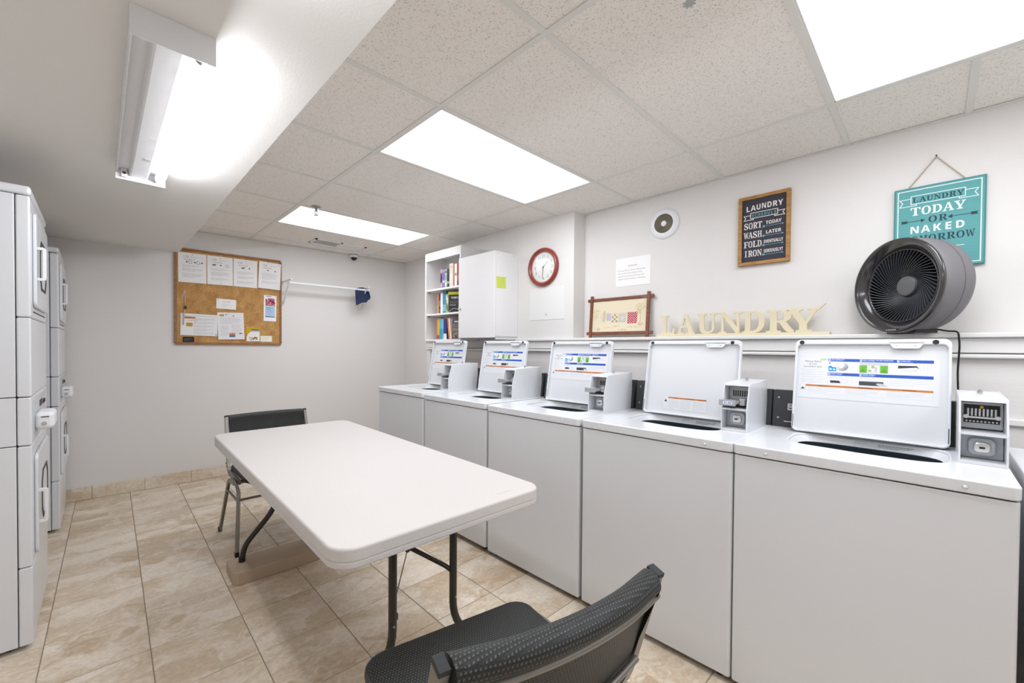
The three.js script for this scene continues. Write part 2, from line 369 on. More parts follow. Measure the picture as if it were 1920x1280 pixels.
// ------------------------------------------------------------------ strip light on the soffit: one tube lit, one missing
function stripLight(label, at) {
  const t = thing('strip_light', label, 'light', at);
  const L = 1.25, W = 0.178, D = 0.078;                    // x across, z = -depth
  obj('housing', [rbox(0, W, -0.03, 0, -L, 0, 0.002, 1)], M.plasticWhite, t);
  obj('ballast_cover', extrude(poly([[0.042, -0.028], [0.048, -0.054], [0.054, -0.058], [0.108, -0.058], [0.114, -0.054], [0.12, -0.028]]), L - 0.012, 0.001, 1).translate(0, 0, -L + 0.006), M.plasticWhite, t);
  obj('warning_print', rbox(0.085, 0.103, -0.0595, -0.0578, -0.98, -0.95, 0.0003, 1), M.plasticGrey, t);
  obj('end_plate', rbox(-0.002, W + 0.002, -D, 0, -0.003, 0.001, 0.001, 1), M.plasticWhite, t);
  obj('end_plate', rbox(-0.002, W + 0.002, -D, 0, -L - 0.001, -L + 0.003, 0.001, 1), M.plasticWhite, t);
  for (const z of [-0.012, -L + 0.012]) for (const x of [0.028, 0.152]) {
    const h = obj('lamp_holder', rbox(x - 0.011, x + 0.011, -0.070, -0.03, z - 0.008, z + 0.008, 0.003), M.plasticWhite, t);
    const sk = obj('socket', cyl(0.0065, 0.0016, 14).rotateX(Math.PI / 2).translate(x, -0.052, z + (z > -0.1 ? -0.0088 : 0.0088)), M.brownWood, h);
    sk.userData.label = 'brown socket ring';
  }
  const lever = obj('reflector_lip', rbox(0.002, 0.006, -0.045, -0.028, -L + 0.01, -0.01, 0.001, 1), M.plasticWhite, t);
  lever.userData.label = 'folded lip along the dark side';
  obj('reflector_lip', rbox(W - 0.004, W, -0.054, -0.028, -L + 0.004, -0.004, 0.001, 1), M.plasticWhite, t);
  const bulb = obj('tube', lathe([[0, -0.585], [0.0155, -0.585], [0.0155, 0.585], [0, 0.585]], 18).rotateX(Math.PI / 2).translate(0.152, -0.052, -L / 2), glow(TUBE_GLOW), t);
  bulb.castShadow = false;
  for (const z of [-0.03, -L + 0.03]) obj('tube_cap', cyl(0.0158, 0.022, 18).rotateX(Math.PI / 2).translate(0.152, -0.052, z), M.steel, t);
  for (let i = 0; i < 10; i++) {
    const p = new THREE.PointLight(LAMP_COLOR, TUBE_LIGHT); p.position.set(0.152 + 0.020, -0.052 - 0.016, -L / 2 + (i - 4.5) * 0.118);
    p.castShadow = true; p.shadow.radius = 0.4; p.name = 'tube_lamp'; t.add(p);
  }
}
stripLight('white fluorescent strip light on the lowered ceiling with one lit tube', V(0.06, SOFFIT_Y, 1.40));
stripLight('white fluorescent strip light on the lowered ceiling behind the viewer', V(0.06, SOFFIT_Y, -0.25));
// ------------------------------------------------------------------ ceiling fittings
{
  const t = thing('air_vent', 'white slotted air vent in the ceiling near the back wall', 'vent', V(1.84, H, 4.40));
  const w = 0.27, d = 0.10;
  obj('frame', [box(-w, w, -0.006, 0.004, -d, -d + 0.02), box(-w, w, -0.006, 0.004, d - 0.02, d), box(-w, -w + 0.02, -0.006, 0.004, -d, d), box(w - 0.02, w, -0.006, 0.004, -d, d), box(-0.008, 0.008, -0.006, 0.004, -d, d)], M.trim, t);
  obj('duct', [box(-0.255, 0.255, 0.078, 0.08, -0.085, 0.085), box(-0.257, 0.257, 0.004, 0.08, -0.0865, -0.085), box(-0.257, 0.257, 0.004, 0.08, 0.085, 0.0865), box(-0.257, -0.255, 0.004, 0.08, -0.085, 0.085), box(0.255, 0.257, 0.004, 0.08, -0.085, 0.085)], M.plasticGrey, t);
  for (const [x0, x1, tilt] of [[-w + 0.02, -0.008, 0.9], [0.008, w - 0.02, -0.35]]) for (let i = 0; i < 9; i++) {
    const s = obj('slat', rbox(x0, x1, -0.0007, 0.0007, -0.0085, 0.0085, 0.0005, 1), M.trim, t);
    s.position.set(0, -0.002, -d + 0.028 + i * 0.018); s.rotation.x = tilt;
  }
}
function sprinkler(label, x, d) {
  const t = thing('sprinkler_head', label, 'sprinkler', V(x, H, d));
  obj('escutcheon', lathe([[0, 0.004], [0.036, 0.004], [0.036, 0], [0.026, -0.007], [0.012, -0.009], [0, -0.009]], 28), M.steel, t);
  obj('body', [cyl(0.009, 0.022, 14).translate(0, -0.02, 0), ...[-1, 1].map((s) => tube([new THREE.Vector3(s * 0.008, -0.028, 0), new THREE.Vector3(s * 0.014, -0.04, 0), new THREE.Vector3(s * 0.004, -0.058, 0)], 0.0025, 0.008, 8))], M.steel, t);
  obj('bulb', cyl(0.0025, 0.024, 10).translate(0, -0.044, 0), M.cherry, t);
  obj('deflector', [cyl(0.014, 0.0015, 18).translate(0, -0.062, 0), ...Array.from({ length: 8 }, (_, i) => box(-0.0025, 0.0025, -0.0628, -0.0613, 0.012, 0.0185).rotateY(i * Math.PI / 4))], M.steel, t);
}
sprinkler('small metal sprinkler head hanging beside the far ceiling panel light', 1.22, 3.335);
sprinkler('metal sprinkler head at the top edge of the photo, in a tile above the letters', 1.256, 0.512);
{
  const t = thing('security_camera', 'small white dome security camera at the top of the back wall', 'camera', V(2.18, 2.371, 4.765));
  obj('base', lathe([[0, 0], [0.05, 0], [0.052, -0.012], [0.047, -0.026], [0.034, -0.03], [0, -0.03]], 28), M.plasticWhite, t);
  obj('dome', new THREE.SphereGeometry(0.034, 24, 14, 0, Math.PI * 2, Math.PI / 2, Math.PI / 2).translate(0, -0.028, 0), M.black, t);
}

// ------------------------------------------------------------------ washers
function pen(c, w, h) { return (t, x, y, size, o = {}) => { c.font = `${o.weight ?? ''} ${size}px ${o.font ?? 'sans-serif'}`; c.fillStyle = o.color ?? '#333'; c.textAlign = o.align ?? 'left'; c.textBaseline = 'middle'; c.fillText(t, x, y, o.max); }; }
function greek(c, x, y, w, rows, gap, color = '#8d9096', h = 2, ragged = 0.4) { // rows of print too small to read
  let s = Math.floor(x * 13 + y * 7 + w) >>> 0; const r = () => { s = (s * 1664525 + 1013904223) >>> 0; return s / 4294967296; };
  c.fillStyle = color;
  for (let i = 0; i < rows; i++) { let q = x; const end = x + w * (i === rows - 1 ? 0.6 : 1 - ragged * r() * 0.4); while (q < end) { const k = 4 + 16 * r(); c.fillRect(q, y + i * gap, Math.min(k, end - q), h); q += k + 4; } }
}
function warningStrip(c, x, y, w, h, words) {
  c.fillStyle = '#c9772f'; c.fillRect(x, y, w, h);
  words.forEach((t, i) => pen(c)('▲ ' + t, x + w * (i + 0.32) / words.length, y + h / 2 + 1, h * 0.75, { color: '#4a2410', weight: 'bold' }));
}
const fullSticker = texture(1440, 586, (c, w, h) => {
  c.fillStyle = '#e2e4e7'; c.fillRect(0, 0, w, h);
  const T = pen(c);
  T('Please Read', 165, 52, 34, { font: 'serif', align: 'center', color: '#444' }); T('& Use', 165, 90, 34, { font: 'serif', align: 'center', color: '#444' }); T('Scrubber Inst', 165, 128, 34, { font: 'serif', align: 'center', color: '#444' });
  for (let i = 0; i < 6; i++) greek(c, 30 + (i % 2) * 12, 165 + i * 36, 290 - (i % 2) * 24, 2, 14);
  c.fillStyle = '#b9d7a8'; c.beginPath(); c.ellipse(290, 22, 46, 15, 0, 0, 7); c.fill();
  const bar = (x, y, ww, t) => { c.fillStyle = '#1550b4'; c.fillRect(x, y, ww, 40); c.fillStyle = '#e8eefb'; c.fillRect(x + 6, y + 6, 22, 28); T(t[0], x + 11, y + 21, 24, { color: '#1550b4', weight: 'bold' }); T(t.slice(2), x + 36, y + 14, 18, { color: '#eef4ff', weight: 'bold' }); greek(c, x + 36, y + 27, 200, 1, 8, '#b7cbf2', 4); };
  bar(340, 8, 340, '1 ADD DETERGENT /'); bar(680, 8, 370, '2 ADD CLOTHES / DO NOT OVERLOAD'); bar(1050, 8, 340, '3 CLOSE LID /');
  // pictures: tub with detergent, basket seen from above, closed lid
  c.strokeStyle = '#d3d6db'; c.lineWidth = 3; c.strokeRect(342, 50, 266, 150); c.fillStyle = '#f6f7f9'; c.fillRect(344, 52, 262, 146);
  let g = c.createLinearGradient(430, 60, 560, 190); g.addColorStop(0, '#f4f4f6'); g.addColorStop(0.5, '#c3c6cc'); g.addColorStop(1, '#5a5f68'); c.fillStyle = g; c.beginPath(); c.ellipse(495, 120, 70, 62, 0, 0, 7); c.fill();
  c.strokeStyle = '#a9adb5'; c.beginPath(); c.ellipse(495, 120, 84, 72, 0, 0, 7); c.stroke();
  c.fillStyle = '#eceef2'; c.beginPath(); c.ellipse(490, 104, 28, 36, 0.2, 0, 7); c.fill();
  c.fillStyle = '#2a93d6'; c.beginPath(); c.moveTo(346, 120); c.lineTo(372, 104); c.lineTo(392, 128); c.lineTo(434, 132); c.lineTo(434, 190); c.lineTo(346, 190); c.fill(); c.fillStyle = '#d9f0ff'; c.beginPath(); c.ellipse(370, 158, 15, 12, 0, 0, 7); c.fill(); c.fillRect(398, 150, 22, 24);
  c.fillStyle = '#3a3f49'; c.fillRect(354, 62, 14, 22);
  c.fillStyle = '#c9ccd2'; c.fillRect(682, 52, 290, 148); c.fillStyle = '#62b423'; c.fillRect(684, 92, 76, 100); c.fillRect(894, 92, 76, 100); c.fillStyle = '#4f9a1a'; c.beginPath(); c.moveTo(690, 190); c.lineTo(720, 130); c.lineTo(752, 190); c.fill(); c.beginPath(); c.moveTo(900, 190); c.lineTo(934, 126); c.lineTo(964, 190); c.fill();
  c.fillStyle = '#e3e0ea'; c.fillRect(768, 92, 118, 100); c.fillStyle = '#8cc25c'; c.fillRect(806, 92, 28, 40); c.fillRect(776, 150, 30, 30); c.fillStyle = '#c9b8d8'; c.fillRect(838, 110, 24, 70);
  c.strokeStyle = '#d3d6db'; c.strokeRect(1052, 50, 338, 158); c.fillStyle = '#23262d'; c.beginPath(); c.moveTo(1066, 84); c.lineTo(1240, 84); c.lineTo(1262, 122); c.lineTo(1236, 104); c.lineTo(1066, 122); c.fill(); c.strokeStyle = '#c4c7cd'; for (const q of [0, 34, 68]) c.strokeRect(1268 + q, 66, 34, 74); c.strokeStyle = '#9da1a9'; c.beginPath(); c.moveTo(1100, 150); c.lineTo(1236, 150); c.lineTo(1244, 122); c.stroke();
  bar(340, 210, 340, '4 SELECT CYCLE /'); bar(680, 210, 710, '5 INSERT COINS /');
  c.strokeStyle = '#d3d6db'; c.strokeRect(342, 254, 266, 126); greek(c, 352, 264, 240, 2, 14); c.fillStyle = '#2a2d36'; c.fillRect(372, 320, 116, 34); c.fillStyle = '#e2e4e8'; c.beginPath(); c.moveTo(470, 320); c.lineTo(560, 300); c.lineTo(560, 360); c.lineTo(492, 356); c.fill(); c.strokeStyle = '#b9bcc3'; c.strokeRect(498, 300, 60, 56);
  c.strokeStyle = '#d3d6db'; c.strokeRect(682, 254, 290, 126); greek(c, 692, 264, 260, 2, 14); c.fillStyle = '#3b3d45'; c.fillRect(684, 312, 246, 56); c.fillStyle = '#c7c9ce'; c.beginPath(); c.ellipse(912, 352, 54, 18, 0.2, 0, 7); c.fill();
  greek(c, 990, 264, 390, 4, 26);
  c.strokeStyle = '#c3c6cc'; c.lineWidth = 2; c.strokeRect(22, 392, 64, 104); c.fillStyle = '#2c333f'; c.beginPath(); c.moveTo(34, 462); c.lineTo(54, 428); c.lineTo(64, 446); c.lineTo(76, 438); c.lineTo(76, 462); c.fill();
  warningStrip(c, 90, 392, 1300, 26, ['WARNING', 'AVERTISSEMENT', 'ADVERTENCIA']);
  c.strokeRect(90, 420, 1300, 100); for (const x of [110, 540, 970]) greek(c, x, 432, 380, 4, 21);
});
const smallSticker = texture(640, 200, (c, w, h) => {
  c.fillStyle = '#e2e4e7'; c.fillRect(0, 0, w, h); c.strokeStyle = '#c3c6cc'; c.strokeRect(2, 2, w - 4, h - 4);
  warningStrip(c, 76, 8, w - 80, 22, ['WARNING', 'AVERTISSEMENT', 'ADVERTENCIA']);
  c.fillStyle = '#23272d'; c.beginPath(); c.moveTo(20, 82); c.lineTo(40, 42); c.lineTo(62, 82); c.fill();
  for (const x of [86, 268, 450]) greek(c, x, 48, 165, 7, 20);
});
const ringPrint = texture(400, 60, (c, w, h) => { c.fillStyle = '#eceef0'; c.fillRect(0, 0, w, h); greek(c, 12, 8, 120, 2, 16, '#8f959c', 5); greek(c, 150, 20, 200, 3, 13, '#666c74', 5); });
const pricePrint = texture(160, 72, (c, w, h) => { c.fillStyle = '#e9ecf6'; c.fillRect(0, 0, w, h); c.strokeStyle = '#5a628a'; c.lineWidth = 8; c.strokeRect(6, 6, w - 12, h - 12); pen(c)('$1.00', w / 2, h / 2 + 2, 46, { align: 'center', color: '#4a5070', weight: 'bold' }); });
const badgePrint = texture(128, 96, (c, w, h) => { c.fillStyle = '#d9dcdf'; c.fillRect(0, 0, w, h); c.fillStyle = '#23262a'; c.fillRect(14, 14, 46, 66); c.fillRect(70, 14, 46, 66); c.strokeStyle = '#e8eaec'; c.lineWidth = 8; c.beginPath(); c.moveTo(24, 70); c.lineTo(24, 28); c.lineTo(37, 52); c.lineTo(50, 28); c.lineTo(50, 70); c.stroke(); });
const printed = (map, roughness = 0.55) => std(0xffffff, roughness, { map });
const P = { full: printed(fullSticker, 0.35), small: printed(smallSticker, 0.35), ring: printed(ringPrint), price: printed(pricePrint), badge: printed(badgePrint, 0.4) };

// the tub opening, as (depth u, along w) points
function opening(k = 1) {
  return Array.from({ length: 56 }, (_, i) => {
    const a = i / 56 * 2 * Math.PI, c = Math.cos(a), s = Math.sin(a), q = 2 / 4.2;
    const w = 0.35 + k * 0.222 * Math.sign(s) * Math.abs(s) ** q; let u = 0.325 + k * 0.143 * Math.sign(c) * Math.abs(c) ** q;
    if (c < 0) { const t = clamp((0.44 - w) / 0.07); u -= 0.012 * t * t * (3 - 2 * t) * Math.min(1, -c * 3); }
    return [u, w];
  });
}
function makeWasher(label, group, { sticker, tray, price, open = true, boxW = 0.018 }) {
  const t = thing('washing_machine', label, 'washing machine', null, 0, group);
  const W0 = 0.004, W1 = 0.692;
  // cabinet: an open-topped sheet-metal shell
  const shell = rrect(0.692, W1 - W0, 0.012, 0.35, (W0 + W1) / 2); shell.holes.push(rrect(0.672, W1 - W0 - 0.02, 0.006, 0.35, (W0 + W1) / 2));
  obj('cabinet', [flat(extrude(shell, 0.868, 0.003, 2)).translate(0, 0.026, 0), box(0.02, 0.68, 0.03, 0.036, -W1 + 0.02, -W0 - 0.02)], M.enamel, t);
  for (const u of [0.05, 0.64]) for (const w of [0.05, 0.64]) obj('foot', cyl(0.018, 0.03, 12).translate(u, 0.015, -w), M.black, t);
  // top with the tub opening and its white inner ring
  const top = rrect(0.702, W1 - W0 + 0.004, 0.02, 0.347, (W0 + W1) / 2); const hole = new THREE.Path(); opening().forEach(([u, w], i) => (i ? hole.lineTo(u, w) : hole.moveTo(u, w))); hole.closePath(); top.holes.push(hole);
  const tp = obj('top_panel', flat(extrude(top, 0.038, 0.005, 3)).translate(0, 0.8985, 0), M.enamel, t);
  const ringGeo = (() => { const o = opening(1.0), n = o.length, pos = [], y = [0.935, 0.904], ks = [opening(1.012), opening(0.95)]; for (let r = 0; r < 2; r++) for (const [u, w] of ks[r]) pos.push(u, y[r], -w); const idx = []; for (let i = 0; i < n; i++) { const a = i, b = (i + 1) % n; idx.push(a, a + n, b, b, a + n, b + n); } const g = new THREE.BufferGeometry(); g.setAttribute('position', new THREE.Float32BufferAttribute(pos, 3)); g.setIndex(idx); return plain(g); })();
  obj('tub_ring', ringGeo, std(0xeef0f2, 0.4, { side: THREE.DoubleSide }), tp);
  const rl = obj('ring_print', facing(new THREE.BoxGeometry(0.2, 0.022, 0.0006), 0.2, 0.022), P.ring, tp); rl.position.set(0.461, 0.92, -0.29); rl.rotation.y = -Math.PI / 2;
  obj('drum', lathe([[0.242, 0.903], [0.235, 0.88], [0.235, 0.45], [0.1, 0.42], [0, 0.42]], 48).translate(0.325, 0, -0.35), std(0x6d7d85, 0.45, { metalness: 0.25, side: THREE.DoubleSide }), t);
  for (const w of [0.103, 0.585]) obj('screw', lathe([[0, 0.003], [0.004, 0.0026], [0.0062, 0], [0, 0]], 14).rotateZ(Math.PI / 2).translate(-0.004, 0.916, -w), M.plasticWhite, t);
  // dark control panel behind the lid
  const con = obj('control_panel', extrude(poly([[0.54, 0.936], [0.562, 1.104], [0.6, 1.104], [0.655, 0.936]]), W1 - W0, 0.003, 2).translate(0, 0, -W1), M.console, t);
  const lean = Math.atan2(0.022, 0.168), onPanel = (m, w, s) => { m.position.set(0.54 + 0.022 * s - 0.0012, 0.936 + 0.168 * s, -w); m.rotation.order = 'YXZ'; m.rotation.set(-lean, -Math.PI / 2, 0); };
  for (const [w, s] of [[0.668, 0.8], [0.668, 0.25], [0.15, 0.8], [0.15, 0.25]]) onPanel(obj('screw', cyl(0.005, 0.003, 12).rotateX(Math.PI / 2), M.steel, con), w, s);
  onPanel(obj('badge', facing(new THREE.BoxGeometry(0.04, 0.03, 0.002), 0.04, 0.03), P.badge, con), 0.612, 0.56);
  onPanel(obj('panel_print', new THREE.BoxGeometry(0.05, 0.0035, 0.001), M.plasticWhite, con), 0.62, 0.16);
  // lid, propped open against the ledge
  const lw = 0.475, lh = 0.402;
  const rim = rrect(lw, lh, 0.022, 0, lh / 2); rim.holes.push(rrect(lw - 0.018, lh - 0.03, 0.016, 0, lh / 2 - 0.007));
  const lid = obj('lid', [extrude(rim, 0.024, 0.004, 3).translate(0, 0, -0.012), extrude(rrect(lw - 0.006, lh - 0.006, 0.02, 0, lh / 2), 0.008, 0.002, 1).translate(0, 0, -0.014)], M.enamel, t);
  lid.position.set(0.452, 0.941, -0.36); lid.rotation.order = 'YXZ'; lid.rotation.set(open ? -0.178 : -1.5, -Math.PI / 2, 0);
  if (!open) { lid.position.set(0.47, 0.953, -0.36); lid.rotation.set(Math.PI / 2, -Math.PI / 2, 0); }
  obj('latch_plate', extrude(poly([[0.066, lh - 0.012], [0.078, lh - 0.034], [0.084, lh - 0.038], [0.15, lh - 0.038], [0.156, lh - 0.034], [0.168, lh - 0.012]]), 0.008, 0.001, 1).translate(0, 0, 0.004), M.enamel, lid);
  for (const x of [0.09, 0.142]) obj('screw', cyl(0.0025, 0.002, 10).rotateX(Math.PI / 2).translate(x, lh - 0.027, 0.0125), M.steel, lid);
  for (const x of [-0.214, 0.196]) obj('bumper', [new THREE.TorusGeometry(0.0066, 0.0024, 8, 20).translate(x, lh - 0.013, 0.012), cyl(0.0045, 0.004, 14).rotateX(Math.PI / 2).translate(x, lh - 0.013, 0.011)], M.dark, lid);
  for (const x of [-0.2325, 0.2325]) obj('hinge_slot', rbox(x - 0.0012, x + 0.0012, 0.018, 0.072, 0.006, 0.0128, 0.0005, 1), M.dark, lid);
  if (sticker === 'full') { const s = obj('instruction_sticker', facing(new THREE.BoxGeometry(0.43, 0.175, 0.0007), 0.43, 0.175), P.full, lid); s.position.set(-0.008, 0.2365, -0.0055); }
  if (sticker === 'small') { const s = obj('warning_sticker', facing(new THREE.BoxGeometry(0.224, 0.07, 0.0007), 0.224, 0.07), P.small, lid); s.position.set(-0.02, 0.064, -0.0055); s.userData.label = 'small warning sticker with orange strip'; }
  // coin box: two cheeks, a top, a dividing shelf and recessed fronts
  const b0 = boxW, b1 = boxW + 0.104, F0 = 0.248, cheek = poly([[F0, 0.9365], [F0 + 0.003, 1.034], [F0 + 0.034, 1.138], [F0 + 0.040, 1.143], [0.556, 1.151], [0.556, 0.9365]]);
  const cb = obj('coin_box', [
    extrude(cheek, 0.005, 0.0012, 1).translate(0, 0, -b0 - 0.005), extrude(cheek, 0.005, 0.0012, 1).translate(0, 0, -b1),
    extrude(poly([[F0 + 0.036, 1.132], [F0 + 0.039, 1.1415], [0.555, 1.1495], [0.555, 0.95], [F0 + 0.11, 0.95], [F0 + 0.11, 1.03], [F0 + 0.13, 1.03], [F0 + 0.13, 1.13]]), b1 - b0 - 0.006).translate(0, 0, -b1 + 0.003),
    box(F0 + 0.005, F0 + 0.14, 1.028, 1.035, -b1 + 0.003, -b0 - 0.003), box(F0 + 0.001, F0 + 0.115, 0.937, 0.947, -b1 + 0.003, -b0 - 0.003),
  ], M.enamel, t);
  const mid = -(b0 + b1) / 2, fw = b1 - b0 - 0.012;
  obj('lock_plate', [rbox(F0 + 0.062, F0 + 0.112, 0.948, 1.026, mid - fw / 2, mid + fw / 2, 0.002, 1), extrude(rrect(0.060, 0.056, 0.016), 0.016, 0.004, 2).rotateY(-Math.PI / 2).translate(F0 + 0.064, 0.986, mid)], M.boxGrey, cb);
  obj('lock', [extrude(rrect(0.036, 0.032, 0.011), 0.012, 0.003, 2).rotateY(-Math.PI / 2).translate(F0 + 0.05, 0.986, mid), cyl(0.0085, 0.008, 18).rotateZ(Math.PI / 2).translate(F0 + 0.037, 0.986, mid)], M.chrome, cb);
  obj('keyhole', box(F0 + 0.0318, F0 + 0.0332, 0.983, 0.989, mid - 0.006, mid + 0.006), M.black, cb);
  obj('coin_slide', [rbox(F0 + 0.09, F0 + 0.13, 1.04, 1.126, mid - fw / 2, mid + fw / 2, 0.002, 1)], M.boxGrey, cb);
  if (!tray) {
    obj('coin_window', rbox(F0 + 0.0885, F0 + 0.091, 1.058, 1.118, mid - 0.039, mid + 0.039, 0.001, 1), M.black, cb);
    obj('coin_gate', Array.from({ length: 8 }, (_, i) => cyl(0.0032, 0.024, 10).translate(F0 + 0.085, 1.094, mid + (i - 3.5) * 0.0085)), M.chrome, cb);
    obj('coin_rail', [rbox(F0 + 0.076, F0 + 0.089, 1.074, 1.081, mid - 0.036, mid + 0.036, 0.002, 1), ...[-1, 1].map((q) => cyl(0.0065, 0.014, 12).rotateZ(Math.PI / 2).translate(F0 + 0.082, 1.079, mid + q * 0.034)), ...Array.from({ length: 9 }, (_, i) => new THREE.SphereGeometry(0.0036, 10, 8).translate(F0 + 0.087, 1.064, mid + (i - 4) * 0.0082))], M.chrome, cb);
    const rv = obj('rivet', cyl(0.0042, 0.004, 14).rotateZ(Math.PI / 2).translate(F0 + 0.0865, 1.111, mid), std(0xd9b32a, 0.5), cb); rv.userData.label = 'yellow rivet';
  } else {
    obj('coin_slot', Array.from({ length: 7 }, (_, i) => box(F0 + 0.0885, F0 + 0.091, 1.082, 1.108, mid + (i - 3) * 0.009 - 0.0024, mid + (i - 3) * 0.009 + 0.0024)), M.black, cb);
    obj('coin_tray', [rbox(F0 - 0.03, F0 + 0.09, 1.054, 1.068, mid - 0.046, mid + 0.012, 0.003), rbox(F0 - 0.035, F0 - 0.027, 1.050, 1.076, mid - 0.05, mid + 0.016, 0.002), rbox(F0 + 0.03, F0 + 0.09, 1.047, 1.077, mid + 0.012, mid + 0.034, 0.004)], M.brushed, cb);
    if (price) { const q = obj('price_label', facing(new THREE.BoxGeometry(0.044, 0.02, 0.001), 0.044, 0.02), P.price, cb); q.position.set(F0 - 0.0358, 1.063, mid - 0.014); q.rotation.y = -Math.PI / 2; q.userData.label = 'blue rimmed price label'; }
  }
  obj('top_lock', [cyl(0.007, 0.012, 16).translate(0.43, 1.152, mid), cyl(0.0045, 0.006, 12).translate(0.43, 1.16, mid)], M.chrome, cb);
  obj('screw', cyl(0.003, 0.002, 10).rotateX(Math.PI / 2).translate(F0 + 0.02, 0.955, -b0 + 0.0005), M.plasticGrey, cb);
  return t;
}
const ROW = 'open coin washers along the ledge';
const full = makeWasher('white coin washer with an open, fully stickered lid under the black fan', ROW, { sticker: 'full', tray: false, boxW: 0.006 });
full.position.copy(V(1.742, 0, -0.17));
const small = makeWasher('white coin washer whose open lid has only one small orange-topped warning sticker', ROW, { sticker: 'small', tray: true, price: true, boxW: 0.024 });
small.position.copy(V(1.742, 0, 0.522));
const third = makeWasher('white coin washer with its open lid below the framed needlework picture', ROW, { sticker: 'full', tray: true });
third.position.copy(V(1.742, 0, 1.226));
function copyOf(o, at, label) { const c = o.clone(); c.name = numbered('washing_machine'); scene.add(c); c.position.copy(at); c.userData = { ...o.userData, label }; return c; }
copyOf(third, V(1.742, 0.006, 1.930), 'white coin washer with open lid under the wall clock, second from the back wall');
copyOf(third, V(1.742, 0.012, 2.634), 'white coin washer below the bookshelf, the one nearest the back wall');
const edge = copyOf(full, V(1.752, 0, -0.884), 'white machine at the photo edge, only a sliver showing past the last coin box');
for (const n of ['lid', 'control_panel', 'coin_box']) edge.remove(edge.children.find((c) => c.name === n));

// ------------------------------------------------------------------ stacked dryers: front looks to +x, near side to the camera
function makeDryer(label, at, group) {
  const t = thing('stacked_dryer', label, 'dryer', at, 0, group);
  const W = 0.69, D = 0.69, F = 0.041, B = 0.007;          // width along depth, body depth, front shell depth
  const front = (y0, y1) => rbox(-F, 0, y0, y1, -W, 0, B, 3), body = (y0, y1) => rbox(-D, -F - 0.0025, y0, y1, -W + 0.002, -0.002, 0.004, 2);
  obj('top_cap', rbox(-D, 0.003, 1.9185, 1.956, -W - 0.002, 0.002, 0.012, 3), M.enamel, t);
  obj('upper_body', body(1.0735, 1.9155), M.enamel, t);
  obj('middle_body', body(0.8695, 1.0705), M.enamel, t);
  obj('lower_body', body(0.022, 0.8665), M.enamel, t);
  for (const z of [-0.06, -W + 0.06]) for (const x of [-0.07, -D + 0.07]) obj('foot', cyl(0.02, 0.024, 12).translate(x, 0.012, z), M.black, t);
  const up = obj('upper_front', front(1.408, 1.9145), M.enamel, t);
  obj('vent_slit', box(-0.0005, 0.0006, 1.432, 1.438, -0.62, -0.09), M.dark, up);
  obj('middle_front', front(1.0725, 1.4055), M.enamel, t);
  const ctl = obj('control_front', front(0.868, 1.0695), M.enamel, t);
  obj('lower_front', front(0.3535, 0.865), M.enamel, t);
  obj('kick_panel', front(0.022, 0.351), M.enamel, t);
  // doors with dark-edged windows and loop handles
  for (const [y0, y1, h0, h1] of [[1.455, 1.865, 1.575, 1.722], [0.375, 0.815, 0.503, 0.653]]) {
    const z0 = -0.075, z1 = -0.615, cy = (y0 + y1) / 2, h = y1 - y0, w = z0 - z1;
    const door = obj('door', extrude(rrect(w, h, 0.03), 0.012, 0.004, 2).rotateY(Math.PI / 2).translate(0.0005, cy, (z0 + z1) / 2), M.enamel, t);
    const oct = (k) => { const a = 0.145 * k, b = 0.115 * k, q = 0.05; return poly([[-a + q, -b], [a - q, -b], [a, -b + q], [a, b - q], [a - q, b], [-a + q, b], [-a, b - q], [-a, -b + q]]); };
    const win = oct(1); win.holes.push(oct(0.88));
    obj('window_seal', extrude(win, 0.006, 0.002, 1).rotateY(Math.PI / 2).translate(0.009, cy, -0.36), M.dark, door);
    obj('window', extrude(oct(0.9), 0.003).rotateY(Math.PI / 2).translate(0.009, cy, -0.36), std(0x8f9495, 0.15), door);
    obj('handle', sweep(bent([new THREE.Vector3(0.002, h1 - 0.006, -0.112), new THREE.Vector3(0.034, h1 - 0.006, -0.112), new THREE.Vector3(0.034, h0 + 0.006, -0.112), new THREE.Vector3(0.002, h0 + 0.006, -0.112)], 0.006, 4), [[-0.0055, -0.009], [-0.0055, 0.009], [0.0055, 0.009], [0.0055, -0.009]], new THREE.Vector3(0, 0, 1)), M.plasticWhite, door);
    obj('hinge', rbox(0.002, 0.014, cy + 0.09, cy + 0.14, z1 - 0.014, z1 + 0.004, 0.003), M.plasticGrey, door);
  }
  obj('control_strip', rbox(-0.004, 0.002, 0.905, 1.055, -0.6, -0.03, 0.001, 1), M.plasticGrey, ctl);
  obj('display', rbox(0.001, 0.0035, 1.0, 1.03, -0.42, -0.30, 0.001, 1), M.black, ctl);
  for (const z of [-0.47, -0.52]) obj('button', rbox(0.001, 0.006, 1.0, 1.02, z - 0.014, z + 0.014, 0.003), M.dark, ctl);
  const coin = obj('coin_box', rbox(0, 0.061, 0.918, 0.994, -0.26, -0.085, 0.018, 4), M.plasticWhite, t);
  obj('coin_slot', rbox(0.02, 0.045, 0.972, 0.976, -0.0856, -0.0838, 0.0006, 1), M.black, coin);
  obj('lock', cyl(0.009, 0.006, 16).rotateX(Math.PI / 2).translate(0.03, 0.945, -0.0845), M.chrome, coin);
  return t;
}
makeDryer('white stacked coin dryer at the photo edge, the nearer of the two stacks', V(-0.207, 0, 2.632), 'stacked dryers along the near-side wall');
makeDryer('white stacked coin dryer against the back wall, partly hidden by the nearer stack', V(-0.199, 0, 4.15), 'stacked dryers along the near-side wall');

